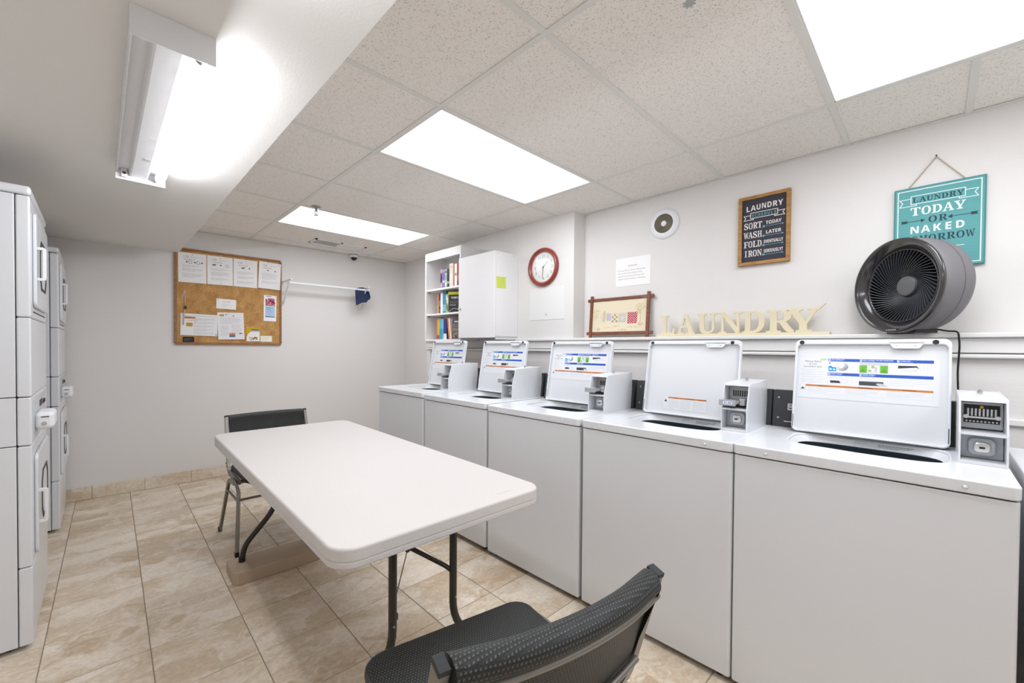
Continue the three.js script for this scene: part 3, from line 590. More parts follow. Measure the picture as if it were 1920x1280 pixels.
// ------------------------------------------------------------------ folding table and the riser under its far legs
{
  const turn = -0.028, t = thing('folding_table', 'long white plastic folding table with rounded corners and dark steel legs', 'table', V(0.872, 0, 2.03), turn);
  const L = 1.955, W = 0.812, Y = 0.755;
  obj('tabletop', [flat(extrude(rrect(W, L, 0.075), 0.042, 0.008, 4, 14)).translate(0, Y - 0.042, 0)], M.tableTop, t);
  const skirt = rrect(W - 0.0015, L - 0.0015, 0.0743); skirt.holes.push(rrect(W - 0.05, L - 0.05, 0.052));
  obj('edge_band', flat(extrude(skirt, 0.020, 0.004, 3, 14)).translate(0, Y - 0.0575, 0), M.tableTop, t);
  obj('underside', flat(extrude(rrect(W - 0.04, L - 0.04, 0.055), 0.01)).translate(0, Y - 0.037, 0), M.tableEdge, t);
  obj('logo', rbox(0.21, 0.27, Y - 0.0004, Y + 0.0004, L / 2 - 0.06, L / 2 - 0.052, 0.0003, 1), M.tableEdge, t);
  const under = Y - 0.04;
  for (const [end, foot] of [[1, 0], [-1, 0.0705]]) {     // end 1 is the near end
    const z = end > 0 ? 0.76 : -0.66, r = 0.0145;
    for (const s of [-1, 1]) {
      const leg = obj('leg', tube([new THREE.Vector3(s * 0.1275, under, z), new THREE.Vector3(s * 0.1275, 0.235 + foot * 1.6, z), new THREE.Vector3(s * 0.30, 0.085 + foot, z), new THREE.Vector3(s * 0.312, foot + 0.002, z)], r, 0.09, 14, new THREE.Vector3(0, 0, 1)), M.leg, t);
      obj('foot_cap', cyl(0.017, 0.028, 14).translate(s * 0.3115, foot + 0.0145, z), M.black, leg);
      obj('rivet', cyl(0.0035, 0.004, 10).rotateX(Math.PI / 2).translate(s * 0.13, 0.34, z + end * r), M.steel, leg);
    }
    if (end < 0) obj('cross_bar', rbox(-0.13, 0.13, 0.325, 0.350, z - 0.006, z + 0.006, 0.003), M.leg, t);
    obj('top_bar', rod(new THREE.Vector3(-0.26, under - 0.006, z), new THREE.Vector3(0.26, under - 0.006, z), 0.012), M.leg, t);
    if (end < 0) continue;
    const hub = new THREE.Vector3(-0.01, 0.535, z - end * 0.10);
    obj('brace', [tube([new THREE.Vector3(0.128, 0.43, z), new THREE.Vector3(0.105, 0.455, z - end * 0.012), hub], 0.0085, 0.02), rod(hub, new THREE.Vector3(-0.01, under, z - end * 0.36), 0.0085)], M.leg, t);
    obj('lock_ring', [new THREE.TorusGeometry(0.016, 0.005, 8, 20).rotateY(0.6).translate(hub.x, hub.y, hub.z), rod(hub, new THREE.Vector3(-0.125, 0.40, z), 0.0018, 6), rbox(-0.124, -0.108, 0.35, 0.375, z - 0.006, z + 0.006, 0.004)], M.leg, t);
  }
  const b = thing('leg_riser', 'low beige riser block on the floor under the far table legs', 'block', V(0.905, 0, 2.69), turn);
  obj('block', metric(flat(extrude(poly([[-0.39, -0.10], [-0.365, -0.13], [0.365, -0.13], [0.39, -0.10], [0.39, 0.07], [-0.39, 0.07]]), 0.07, 0.004, 2))), M.block, b);
}

// ------------------------------------------------------------------ the two stacking chairs
function curve(points, n = 24) { return new THREE.CatmullRomCurve3(points).getPoints(n); }
function makeChair(label, at, turn, group) {
  const t = thing('stacking_chair', label, 'chair', at, turn, group);  // looks along local -z
  const bar = [[-0.008, -0.013], [-0.008, 0.013], [0.008, 0.013], [0.008, -0.013]];
  const P3 = (x, y, f) => new THREE.Vector3(x, y, -f);
  // padded seat with a waterfall front
  const seat = extrude(rrect(0.528, 0.44, 0.06), 0.042, 0.017, 4, 12); flat(seat); seat.translate(0, 0.422, -0.005);
  { const p = seat.attributes.position; for (let i = 0; i < p.count; i++) { const f = -p.getZ(i), x = p.getX(i); p.setY(i, p.getY(i) + 0.010 * Math.cos(x * 5) * (p.getY(i) > 0.44 ? 1 : 0) - Math.max(0, f - 0.12) ** 2 * 0.9 + 0.02 * Math.max(0, f) ); } seat.computeVertexNormals(); }
  obj('seat', metric(toCreasedNormals(seat, 0.9)), M.weave, t);
  obj('seat_frame', [sweep(bent([P3(-0.215, 0.412, -0.19), P3(-0.215, 0.416, 0.2), P3(0.215, 0.416, 0.2), P3(0.215, 0.412, -0.19)], 0.05), bar), rod(P3(-0.22, 0.412, -0.17), P3(0.22, 0.412, -0.17), 0.01)], M.chairFrame, t);
  for (const s of [-1, 1]) {
    // back upright: rises from the side of the seat and leans back
    const up = obj('back_post', sweep(bent([P3(s * 0.274, 0.416, 0.12), P3(s * 0.274, 0.420, -0.165), P3(s * 0.272, 0.50, -0.212), P3(s * 0.266, 0.783, -0.298)], 0.05), [[-0.0095, -0.015], [-0.0095, 0.015], [0.0095, 0.015], [0.0095, -0.015]], new THREE.Vector3(0, 1, 0)), M.chairFrame, t);
    const cap = obj('end_cap', rbox(-0.0115, 0.0115, -0.006, 0.006, -0.017, 0.017, 0.003), M.dark, up); cap.position.copy(P3(s * 0.266, 0.787, -0.299)); cap.rotation.x = 0.29;
    for (const y of [0.455, 0.475]) obj('bolt', cyl(0.007, 0.006, 12).rotateZ(Math.PI / 2).translate(s * 0.286, y, 0.192 + (y - 0.45) * 0.6), M.chrome, up);
    // side legs: front leg, bend under the seat, rear leg
    const x = s * 0.296;
    obj('leg', sweep(bent([P3(x + s * 0.02, 0.002, 0.252), P3(x, 0.405, 0.215), P3(x, 0.412, 0.08)], 0.06), bar), M.chairFrame, t);
    obj('leg', sweep(bent([P3(x, 0.4115, 0.10), P3(x, 0.405, -0.05), P3(x + s * 0.02, 0.002, -0.238)], 0.06), bar), M.chairFrame, t);
    obj('side_rail', rod(P3(x + s * 0.004, 0.325, 0.222), P3(x + s * 0.004, 0.325, -0.088), 0.0075), M.chairFrame, t);
    obj('seat_bracket', rbox(Math.min(s * 0.205, x), Math.max(s * 0.205, x), 0.400, 0.416, -0.10, -0.06, 0.003), M.chairFrame, t);
    for (const f of [0.252, -0.238]) obj('foot_cap', rbox(x + s * 0.02 - 0.011, x + s * 0.02 + 0.011, 0, 0.03, -f - 0.016, -f + 0.016, 0.004), M.black, t);
  }
  obj('front_rail', rod(P3(-0.296, 0.335, 0.2225), P3(0.296, 0.335, 0.2225), 0.0075), M.chairFrame, t);
  // curved back: pad on the sitter's side rolled over the top, ribbed panel behind, metal bars along top and bottom
  const arc = (y, deep, x0 = 0.250) => curve([-1, -0.5, 0, 0.5, 1].map((k) => P3(x0 * k, y, -0.302 + (0.783 - y) * 0.31 - 0.036 * (1 - k * k) - deep)), 30);
  const a = 0.29;
  const H0 = -0.235, H1 = 0.0;                           // thin panel with a thick rolled top
  const roll = Array.from({ length: 13 }, (_, i) => { const q = -0.35 + i / 12 * (Math.PI + 0.7); return [0.010 + Math.cos(Math.PI - q) * 0.028, H1 - 0.016 + Math.sin(Math.PI - q) * 0.025]; });
  const outline = [[0.002, H0], [0.000, H1 - 0.055], ...roll, [0.026, H1 - 0.06], [0.022, H0]];
  const back = (() => { // lofted along the arc so that the section stays upright to the lean
    const path = arc(0.783, 0), pos = [], idx = [], n = path.length, m = outline.length;
    path.forEach((p) => { for (const [ax, up] of outline) pos.push(p.x, p.y + up * Math.cos(a) + ax * Math.sin(a) * 1, p.z + up * Math.sin(a) - (ax - 0.012) * Math.cos(a)); });
    for (let i = 0; i + 1 < n; i++) for (let j = 0; j < m; j++) { const q = i * m + j, b = i * m + (j + 1) % m; idx.push(q, q + m, b, b, q + m, b + m); }
    for (let j = 1; j + 1 < m; j++) { idx.push(0, j, j + 1); const o = (n - 1) * m; idx.push(o, o + j + 1, o + j); }
    const g = new THREE.BufferGeometry(); g.setAttribute('position', new THREE.Float32BufferAttribute(pos, 3)); g.setIndex(idx); return metric(toCreasedNormals(g.toNonIndexed(), 0.7));
  })();
  const bk = obj('backrest', back, M.weave, t);
  const off = (y) => arc(y, 0.02, 0.262);
  obj('back_bar', sweep(off(0.738), ring(0.0075, 10), new THREE.Vector3(0, 1, 0)), M.chairFrame, bk);
  obj('back_bar', sweep(off(0.558), ring(0.0075, 10), new THREE.Vector3(0, 1, 0)), M.chairFrame, bk);
  for (const k of [-0.86, 0.86]) obj('rivet', cyl(0.0055, 0.005, 14).rotateX(Math.PI / 2 - a).translate(k * 0.245, 0.721, 0.302 - 0.062 * 0.31 + 0.036 * (1 - k * k) + 0.016), M.cream, bk);
  return t;
}
makeChair('black woven chair with dark metal frame in the foreground, its back to the viewer', V(0.712, 0, 0.778), -0.2, 'black woven stacking chairs');
makeChair('black woven chair with dark metal frame at the far end of the table', V(0.918, 0, 3.19), Math.PI, 'black woven stacking chairs');

// ------------------------------------------------------------------ bookshelf, cupboard, books
const SHELF_X = 2.452, SHELF0 = 3.085, SHELF1 = 3.675;
{
  const t = thing('bookshelf', 'narrow white open bookshelf beside the wall cupboard, holding three rows of books', 'bookshelf', V(SHELF_X, 0, SHELF0));
  const W = SHELF1 - SHELF0, D = CHASE - SHELF_X - 0.001, T = 0.018;
  for (const z of [0, -W + T]) obj('side_panel', rbox(0, D, 1.352, 2.252, z - T, z, 0.0015, 1), M.melamine, t);
  obj('top_panel', rbox(0, D, 2.234, 2.252, -W + T, -T, 0.0015, 1), M.melamine, t);
  obj('header', rbox(0, 0.018, 2.172, 2.234, -W + T, -T, 0.0015, 1), M.melamine, t);
  obj('back_panel', box(D - 0.006, D, 1.352, 2.234, -W + T, -T), M.melamine, t);
  for (const y of [1.352, 1.612, 1.862]) obj('shelf', rbox(0.004, D - 0.006, y, y + T, -W + T, -T, 0.0015, 1), M.melamine, t);
  for (const y of [1.605, 1.855]) for (const x of [0.035, 0.2]) obj('shelf_pin', cyl(0.005, 0.012, 10).rotateX(Math.PI / 2).translate(x, y, -W + T + 0.006), M.dark, t);
}
{
  const t = thing('wall_cupboard', 'white wall cupboard with a closed door between bookshelf and clock', 'cupboard', V(2.425, 0, 2.588));
  const W = 0.492, D = CHASE - 2.425 - 0.001, T = 0.016;
  obj('body', [rbox(0.018, D, 1.362, 2.118, -T, 0, 0.0015, 1), rbox(0.018, D, 1.362, 2.118, -W, -W + T, 0.0015, 1), box(0.018, D, 1.375, 1.391, -W, 0), box(0.018, D, 2.102, 2.117, -W + 0.001, -0.001), box(D - 0.006, D, 1.375, 2.11, -W + 0.002, -0.002)], M.melamine, t);
  const door = obj('door', rbox(0, 0.0165, 1.378, 2.118, -W, -0.001, 0.002, 2), M.melamine, t);
  obj('lock', cyl(0.008, 0.008, 16).rotateZ(Math.PI / 2).translate(-0.002, 1.645, -W + 0.03), M.steel, door);
  for (const [x, y] of [[0.045, 2.103], [0.23, 2.103], [0.045, 1.376]]) obj('screw_cap', cyl(0.005, 0.002, 12).rotateX(Math.PI / 2).translate(x, y, 0.0005), M.plasticGrey, t);
  const n = tag(obj('sticky_note', extrude(rrect(0.112, 0.098, 0.002), 0.001).translate(0, 0, 0), printed(texture(160, 140, (c, w, h) => { c.fillStyle = '#cfdb63'; c.fillRect(0, 0, w, h); greek(c, 14, 18, 130, 6, 20, '#a3b04a', 3); }), 0.9)), 'yellow-green sticky note on the side of the wall cupboard', 'note');
  n.geometry = facing(n.geometry, 0.112, 0.098); n.position.copy(V(2.50, 1.853, 2.5872)); n.rotation.z = 0.04;
}
const bookPaper = std(0xe8e2d4, 0.9);
function spineMap(base, marks) { return printed(texture(64, 256, (c, w, h) => { c.fillStyle = base; c.fillRect(0, 0, w, h); for (const [col, y, hh, x = 0, ww = 1] of marks) { c.fillStyle = col; c.fillRect(x * w, y * h, ww * w, hh * h); } }), 0.6); }
const coverMap = (w, h, draw) => printed(texture(w, h, draw), 0.5);
// a book standing on a shelf, spine to the room; thick along depth
function book(label, { th, h, dp = 0.15, mat, d, y, tilt = 0, turn = 0, x = 0.03, face, group }) {
  const t = thing('book', label, 'book', V(SHELF_X + x, y, d), turn, group);
  t.rotation.order = 'YXZ'; t.rotation.x = tilt;
  const b = 0.0022;
  const spine = facing(rbox(-th / 2, th / 2, 0, h, -0.002, 0.001, 0.0008, 1).translate(0, -h / 2, 0), th, h).translate(0, h / 2, 0).rotateY(-Math.PI / 2);
  obj('spine', spine, mat, t);
  obj('cover', [rbox(0, dp, 0, h, -th / 2, -th / 2 + b, 0.0006, 1), rbox(0, dp, 0, h, th / 2 - b, th / 2, 0.0006, 1)], mat.userData.board ?? mat, t);
  obj('pages', box(0.002, dp - 0.003, 0.003, h - 0.003, -th / 2 + b, th / 2 - b), bookPaper, t);
  if (face) { const f = obj('cover_print', facing(new THREE.BoxGeometry(dp - 0.004, h - 0.004, 0.0008), dp - 0.004, h - 0.004), face, t); f.position.set(dp / 2, h / 2, th / 2 + 0.0004); }
  return t;
}
function withBoard(m, color) { m.userData.board = std(color, 0.6); return m; }
{
  // upper row, from the far end towards the cupboard
  const y = 1.8802, G = 'books on the upper shelf';
  const rows = [
    ['thin maroon paperback at the far end of the upper shelf', 0.028, 0.198, withBoard(spineMap('#6d3434', [['#b98f6a', 0, 0.2], ['#3f1f24', 0.32, 0.3], ['#b59a8a', 0.7, 0.25]]), 0x6d3434)],
    ['thick lilac paperback on the upper shelf', 0.046, 0.192, withBoard(spineMap('#8d84b8', [['#6f659e', 0.15, 0.4], ['#e6e4f2', 0.6, 0.08, 0.3, 0.5], ['#7a6fa8', 0.7, 0.3]]), 0x8d84b8)],
    ['pale green and grey paperback between lilac and navy books', 0.034, 0.188, withBoard(spineMap('#aebaa8', [['#6d7268', 0.06, 0.14], ['#d7d49a', 0.72, 0.14], ['#8d9b8b', 0.3, 0.25]]), 0xaebaa8)],
    ['dark navy paperback in the middle of the upper shelf', 0.038, 0.19, withBoard(spineMap('#1b2130', [['#20382f', 0, 0.2], ['#9a98a0', 0.66, 0.12], ['#22264a', 0.82, 0.18]]), 0x1b2130)],
    ['thick cream hardback on the upper shelf', 0.062, 0.235, withBoard(spineMap('#ddccb2', [['#9f9c80', 0.1, 0.08, 0.35, 0.25], ['#e8d6c4', 0.4, 0.4], ['#c9a48c', 0.0, 1, 0.9, 0.1]]), 0xddccb2)],
    ['slim dusty red book beside the thick cream hardback', 0.018, 0.228, withBoard(spineMap('#a06a62', [['#8a7a70', 0.4, 0.2]]), 0xa06a62)],
    ['white spined hardback on the upper shelf', 0.036, 0.222, withBoard(spineMap('#efece0', [['#8b8b88', 0.4, 0.12, 0.15, 0.7]]), 0xefece0)],
    ['brick red paperback on the upper shelf', 0.034, 0.232, withBoard(spineMap('#9c4038', [['#b86a48', 0.55, 0.2], ['#6a4a6a', 0.78, 0.22]]), 0x9c4038)],
    ['tall light blue book at the cupboard end of the upper shelf', 0.04, 0.262, withBoard(spineMap('#7fa6c0', [['#c9d6de', 0.5, 0.3, 0, 0.5], ['#3a4f74', 0.0, 1, 0.8, 0.2]]), 0x7fa6c0)],
  ];
  let d = 3.475; for (const [label, th, h, mat] of rows) { d -= th / 2; book(label, { th, h, mat, d, y, group: G, x: 0.05 }); d -= th / 2 + 0.0012; }
}
{
  const y = 1.6302, G = 'books on the middle shelf';
  const rows = [
    ['slim orange-brown book at the far end of the middle shelf', 0.026, 0.2, withBoard(spineMap('#c57e3e', [['#d79a4a', 0.6, 0.4]]), 0xc57e3e)],
    ['dark grey-blue book next to the orange-brown one, middle shelf', 0.03, 0.204, withBoard(spineMap('#3b3d55', [['#77798a', 0.35, 0.3], ['#5a5878', 0.75, 0.2]]), 0x3b3d55)],
    ['white spined book on the middle shelf', 0.036, 0.204, withBoard(spineMap('#e4dfe6', [['#f0eef4', 0.5, 0.5]]), 0xe4dfe6)],
    ['tall teal book on the middle shelf', 0.05, 0.218, withBoard(spineMap('#3c88a4', [['#2a6a88', 0, 0.15], ['#7fb6c4', 0.6, 0.3]]), 0x3c88a4)],
    ['slim sage green magazine beside the tall teal book', 0.022, 0.186, withBoard(spineMap('#a4b087', [['#c9cfc0', 0.1, 0.2], ['#7c8a70', 0.5, 0.3]]), 0xa4b087)],
    ['slim grey-green magazine beside the black and yellow book', 0.024, 0.19, withBoard(spineMap('#98a79c', [['#dde2dc', 0.2, 0.3], ['#63766c', 0.6, 0.3]]), 0x98a79c)],
  ];
  let d = 3.515; for (const [label, th, h, mat] of rows) { d -= th / 2; book(label, { th, h, mat, d, y, group: G, x: 0.04 }); d -= th / 2 + 0.0012; }
  const face = coverMap(360, 460, (c, w, h) => {
    c.fillStyle = '#26262a'; c.fillRect(0, 0, w, h); c.fillStyle = '#c9bd26'; c.fillRect(0, 0, w, 60); const T = pen(c);
    T('THE', 60, 130, 64, { color: '#d7d7d2', weight: 'bold' }); T('REVIEW', 150, 130, 60, { color: '#d7d7d2', weight: 'bold', max: 190 }); greek(c, 30, 200, 300, 3, 26, '#8d8d88', 7); greek(c, 30, 290, 260, 1, 20, '#e2e2da', 10);
    c.fillStyle = '#c9bd26'; c.beginPath(); c.arc(280, 370, 44, 0, 7); c.fill(); c.strokeStyle = '#aaaaa4'; c.lineWidth = 12; c.beginPath(); c.arc(150, 520, 150, 3.5, 5.9); c.stroke();
  });
  book('black and yellow book turned cover outward on the middle shelf', { th: 0.02, h: 0.205, dp: 0.16, mat: withBoard(spineMap('#c9bd26', []), 0xc9bd26), d: 3.315, y, turn: -1.05, x: 0.035, face, group: G });
}
{
  const y = 1.3702, G = 'books on the lower shelf';
  const rows = [
    ['orange spined book at the far end of the lower shelf', 0.046, 0.212, withBoard(spineMap('#d8903a', [['#e8b24e', 0.1, 0.7, 0.55, 0.45], ['#a3522c', 0.8, 0.2]]), 0xd8903a)],
    ['turquoise book on the lower shelf', 0.038, 0.21, withBoard(spineMap('#5fb9bb', [['#3e9ca6', 0.5, 0.5]]), 0x5fb9bb)],
    ['pale blue book on the lower shelf', 0.03, 0.206, withBoard(spineMap('#86b2d2', [['#6a9cc4', 0.5, 0.5]]), 0x86b2d2)],
    ['navy and white book behind the leaning red-orange one', 0.05, 0.2, withBoard(spineMap('#2c3f7c', [['#e8e4e2', 0.72, 0.28]]), 0x2c3f7c)],
  ];
  let d = 3.515; for (const [label, th, h, mat] of rows) { d -= th / 2; book(label, { th, h, mat, d, y, group: G, x: 0.035 }); d -= th / 2 + 0.0012; }
  book('red-orange book leaning over on the lower shelf', { th: 0.022, h: 0.212, mat: withBoard(spineMap('#dc5a24', [['#e8842e', 0.4, 0.6]]), 0xdc5a24), d: 3.292, y: y + 0.003, tilt: -0.17, x: 0.03, group: G });
  book('white magazine leaning against the red-orange book', { th: 0.02, h: 0.206, mat: withBoard(spineMap('#e5e1dc', []), 0xe5e1dc), d: 3.269, y: y + 0.003, tilt: -0.17, x: 0.03, group: G });
  const face = coverMap(360, 460, (c, w, h) => {
    c.fillStyle = '#5e544e'; c.fillRect(0, 0, w, h); c.fillStyle = '#4a5157'; c.fillRect(0, 0, w, 90); c.fillStyle = '#c4c4be'; c.fillRect(40, 34, 130, 40); c.fillRect(190, 34, 120, 40);
    let s = 3; const r = () => (s = (s * 16807) % 2147483647) / 2147483647; for (let i = 0; i < 260; i++) { c.fillStyle = ['#7c706a', '#94807a', '#4c3f3a', '#8d3f38', '#6f7a44', '#a09890'][Math.floor(r() * 6)]; c.fillRect(r() * w, 100 + r() * 330, 10 + r() * 50, 6 + r() * 24); }
    c.fillStyle = '#c3beb4'; c.fillRect(150, 420, 180, 22);
  });
  book('grey magazine with a brown cover picture, turned outward on the lower shelf', { th: 0.014, h: 0.195, dp: 0.155, mat: withBoard(spineMap('#8b8c88', []), 0x8b8c88), d: 3.25, y: y + 0.001, turn: -1.0, x: 0.03, tilt: -0.08, face, group: G });
}

// ------------------------------------------------------------------ clock
{
  const t = thing('wall_clock', 'round wall clock with a red-brown wooden rim and white face', 'clock', V(CHASE - 0.0002, 1.971, 2.287), -Math.PI / 2);
  const R = 0.162;
  obj('rim', lathe([[0.128, 0.0], [R - 0.006, 0.0], [R, 0.006], [R, 0.018], [R - 0.008, 0.031], [R - 0.02, 0.035], [0.132, 0.027], [0.127, 0.018], [0.127, 0.001]], 64).rotateX(Math.PI / 2), M.cherry, t);
  const dial = texture(512, 512, (c, w, h) => {
    c.fillStyle = '#f2f1ec'; c.fillRect(0, 0, w, h); c.strokeStyle = '#e3dfd4'; c.lineWidth = 10; c.beginPath(); c.arc(256, 256, 246, 0, 7); c.stroke();
    for (let i = 1; i <= 12; i++) { const a = i / 12 * 2 * Math.PI, x = 256 + Math.sin(a) * 186, y = 256 - Math.cos(a) * 186; pen(c)(String(i), x, y, 66, { align: 'center', font: 'serif', weight: 'bold', color: ['#86aeb8', '#7a9fb4', '#8aa2c0', '#6f9aa2'][i % 4] }); }
  });
  const face = obj('face', facing(cyl(0.1275, 0.004, 48).rotateX(Math.PI / 2), 0.255, 0.255), printed(dial, 0.6), t); face.position.z = 0.004;
  const hand = (name, L, w, hour, z) => { const m = obj(name, extrude(poly([[-w, -0.014], [w, -0.014], [w * 0.5, L], [-w * 0.5, L]]), 0.0014), M.dark, t); m.position.z = z; m.rotation.z = -hour / 12 * 2 * Math.PI; };
  hand('hour_hand', 0.06, 0.0028, 1.5, 0.009); hand('minute_hand', 0.098, 0.0022, 6.15, 0.012);
  obj('hub', cyl(0.005, 0.010, 16).rotateX(Math.PI / 2).translate(0, 0, 0.012), M.dark, t);
  obj('glass', cyl(0.129, 0.002, 48).rotateX(Math.PI / 2).translate(0, 0, 0.0215), new THREE.MeshPhysicalMaterial({ color: 0xffffff, roughness: 0.12, transmission: 1, thickness: 0, ior: 1.5 }), t);
}
// ------------------------------------------------------------------ exhaust grille on the wall
{
  const t = thing('exhaust_vent', 'round white exhaust vent with brown concentric rings, high on the wall', 'vent', V(RIGHT, 2.167, 1.318), -Math.PI / 2);
  obj('flange', lathe([[0.066, 0], [0.105, 0], [0.106, 0.004], [0.1, 0.011], [0.085, 0.016], [0.07, 0.02], [0.066, 0.016]], 56).rotateX(Math.PI / 2), M.plasticWhite, t);
  obj('backing', cyl(0.066, 0.001, 40).rotateX(Math.PI / 2).translate(0, 0, 0.001), std(0xa09684, 0.6), t);
  for (let i = 0; i < 8; i++) { const r = 0.024 + i * 0.0054; obj('louver_ring', lathe([[r, 0.0015], [r + 0.003, 0.0015], [r + 0.003, 0.0155 - i * 0.0002], [r, 0.0165 - i * 0.0002], [r, 0.0015]], 40).rotateX(Math.PI / 2), std(0xa09684, 0.6), t); }
  obj('spoke', [0, 1, 2].map((k) => box(-0.0035, 0.0035, 0.012, 0.066, 0.007, 0.0085).rotateZ(k * 2.1)), std(0xa09684, 0.6), t);
  obj('hub', lathe([[0, 0.018], [0.012, 0.0175], [0.0205, 0.014], [0.0205, 0.005], [0, 0.005]], 32).rotateX(Math.PI / 2), M.plasticWhite, t);
}
// ------------------------------------------------------------------ wall signs
const onRight = (name, label, cat, y, d, x = RIGHT) => thing(name, label, cat, V(x, y, d), -Math.PI / 2);
{
  const t = onRight('laundry_sign', 'dark laundry schedule sign in a natural wood frame', 'sign', 2.008, 0.709, RIGHT - 0.001);
  const w = 0.268, h = 0.415, f = 0.02;
  const map = texture(620, 1000, (c, W, Hh) => {
    c.fillStyle = '#34333f'; c.fillRect(0, 0, W, Hh); const T = pen(c), cream = '#e9e4dc', aqua = '#6fa9ae';
    c.save(); c.translate(310, 128); const L = 'LAUNDRY'; [...L].forEach((ch, i) => T(ch, (i - 3) * 76, Math.abs(i - 3) * 3 - (i - 3) * 2, 118, { align: 'center', weight: 'bold', color: cream, max: 74 })); c.restore();
    c.strokeStyle = cream; c.lineWidth = 10; c.strokeRect(120, 215, 380, 84); c.fillStyle = '#2b3038'; c.fillRect(125, 220, 370, 74);
    for (const s of [-1, 1]) { c.beginPath(); const x = 310 + s * 190; c.moveTo(x, 250); c.lineTo(x + s * 95, 250); c.lineTo(x + s * 70, 285); c.lineTo(x + s * 95, 322); c.lineTo(x - s * 40, 322); c.lineTo(x - s * 40, 300); c.stroke(); }
    [...'SCHEDULE'].forEach((ch, i) => T(ch, 310 + (i - 3.5) * 45, 258, 62, { align: 'center', color: aqua, weight: 'bold', max: 40 }));
    [['SORT', 'TODAY'], ['WASH', 'LATER'], ['FOLD', 'EVENTUALLY'], ['IRON', 'SERIOUSLY?']].forEach(([a, b], i) => {
      const y = 420 + i * 148; [...a].forEach((ch, k) => T(ch, 58 + k * 66, y, 138, { font: 'serif', weight: 'bold', align: 'center', color: cream, max: ch === 'I' ? 34 : 68 }));
      T(b, 446, y - 14, b.length > 6 ? 72 : 76, { weight: 'bold', align: 'center', color: cream, max: b.length > 6 ? 264 : 214 });
      c.fillStyle = aqua; c.fillRect(310, y + 36, 262, 6); c.beginPath(); c.moveTo(560, y + 26); c.lineTo(592, y + 39); c.lineTo(560, y + 52); c.fill(); c.beginPath(); c.moveTo(290, y + 24); c.lineTo(322, y + 24); c.lineTo(334, y + 39); c.lineTo(322, y + 54); c.lineTo(290, y + 54); c.lineTo(302, y + 39); c.fill();
    });
  });
  obj('panel', facing(new THREE.BoxGeometry(w - 2 * f + 0.004, h - 2 * f + 0.004, 0.006), w - 2 * f, h - 2 * f).translate(0, 0, 0.009), printed(map, 0.7), t);
  const bar = (g) => obj('frame', metric(g), M.oak, t);
  bar(rbox(-w / 2, w / 2, h / 2 - f, h / 2, 0, 0.024, 0.0015, 1)); bar(rbox(-w / 2, w / 2, -h / 2, -h / 2 + f, 0, 0.024, 0.0015, 1));
  bar(rbox(-w / 2, -w / 2 + f, -h / 2 + f, h / 2 - f, 0, 0.024, 0.0015, 1)); bar(rbox(w / 2 - f, w / 2, -h / 2 + f, h / 2 - f, 0, 0.024, 0.0015, 1));
}
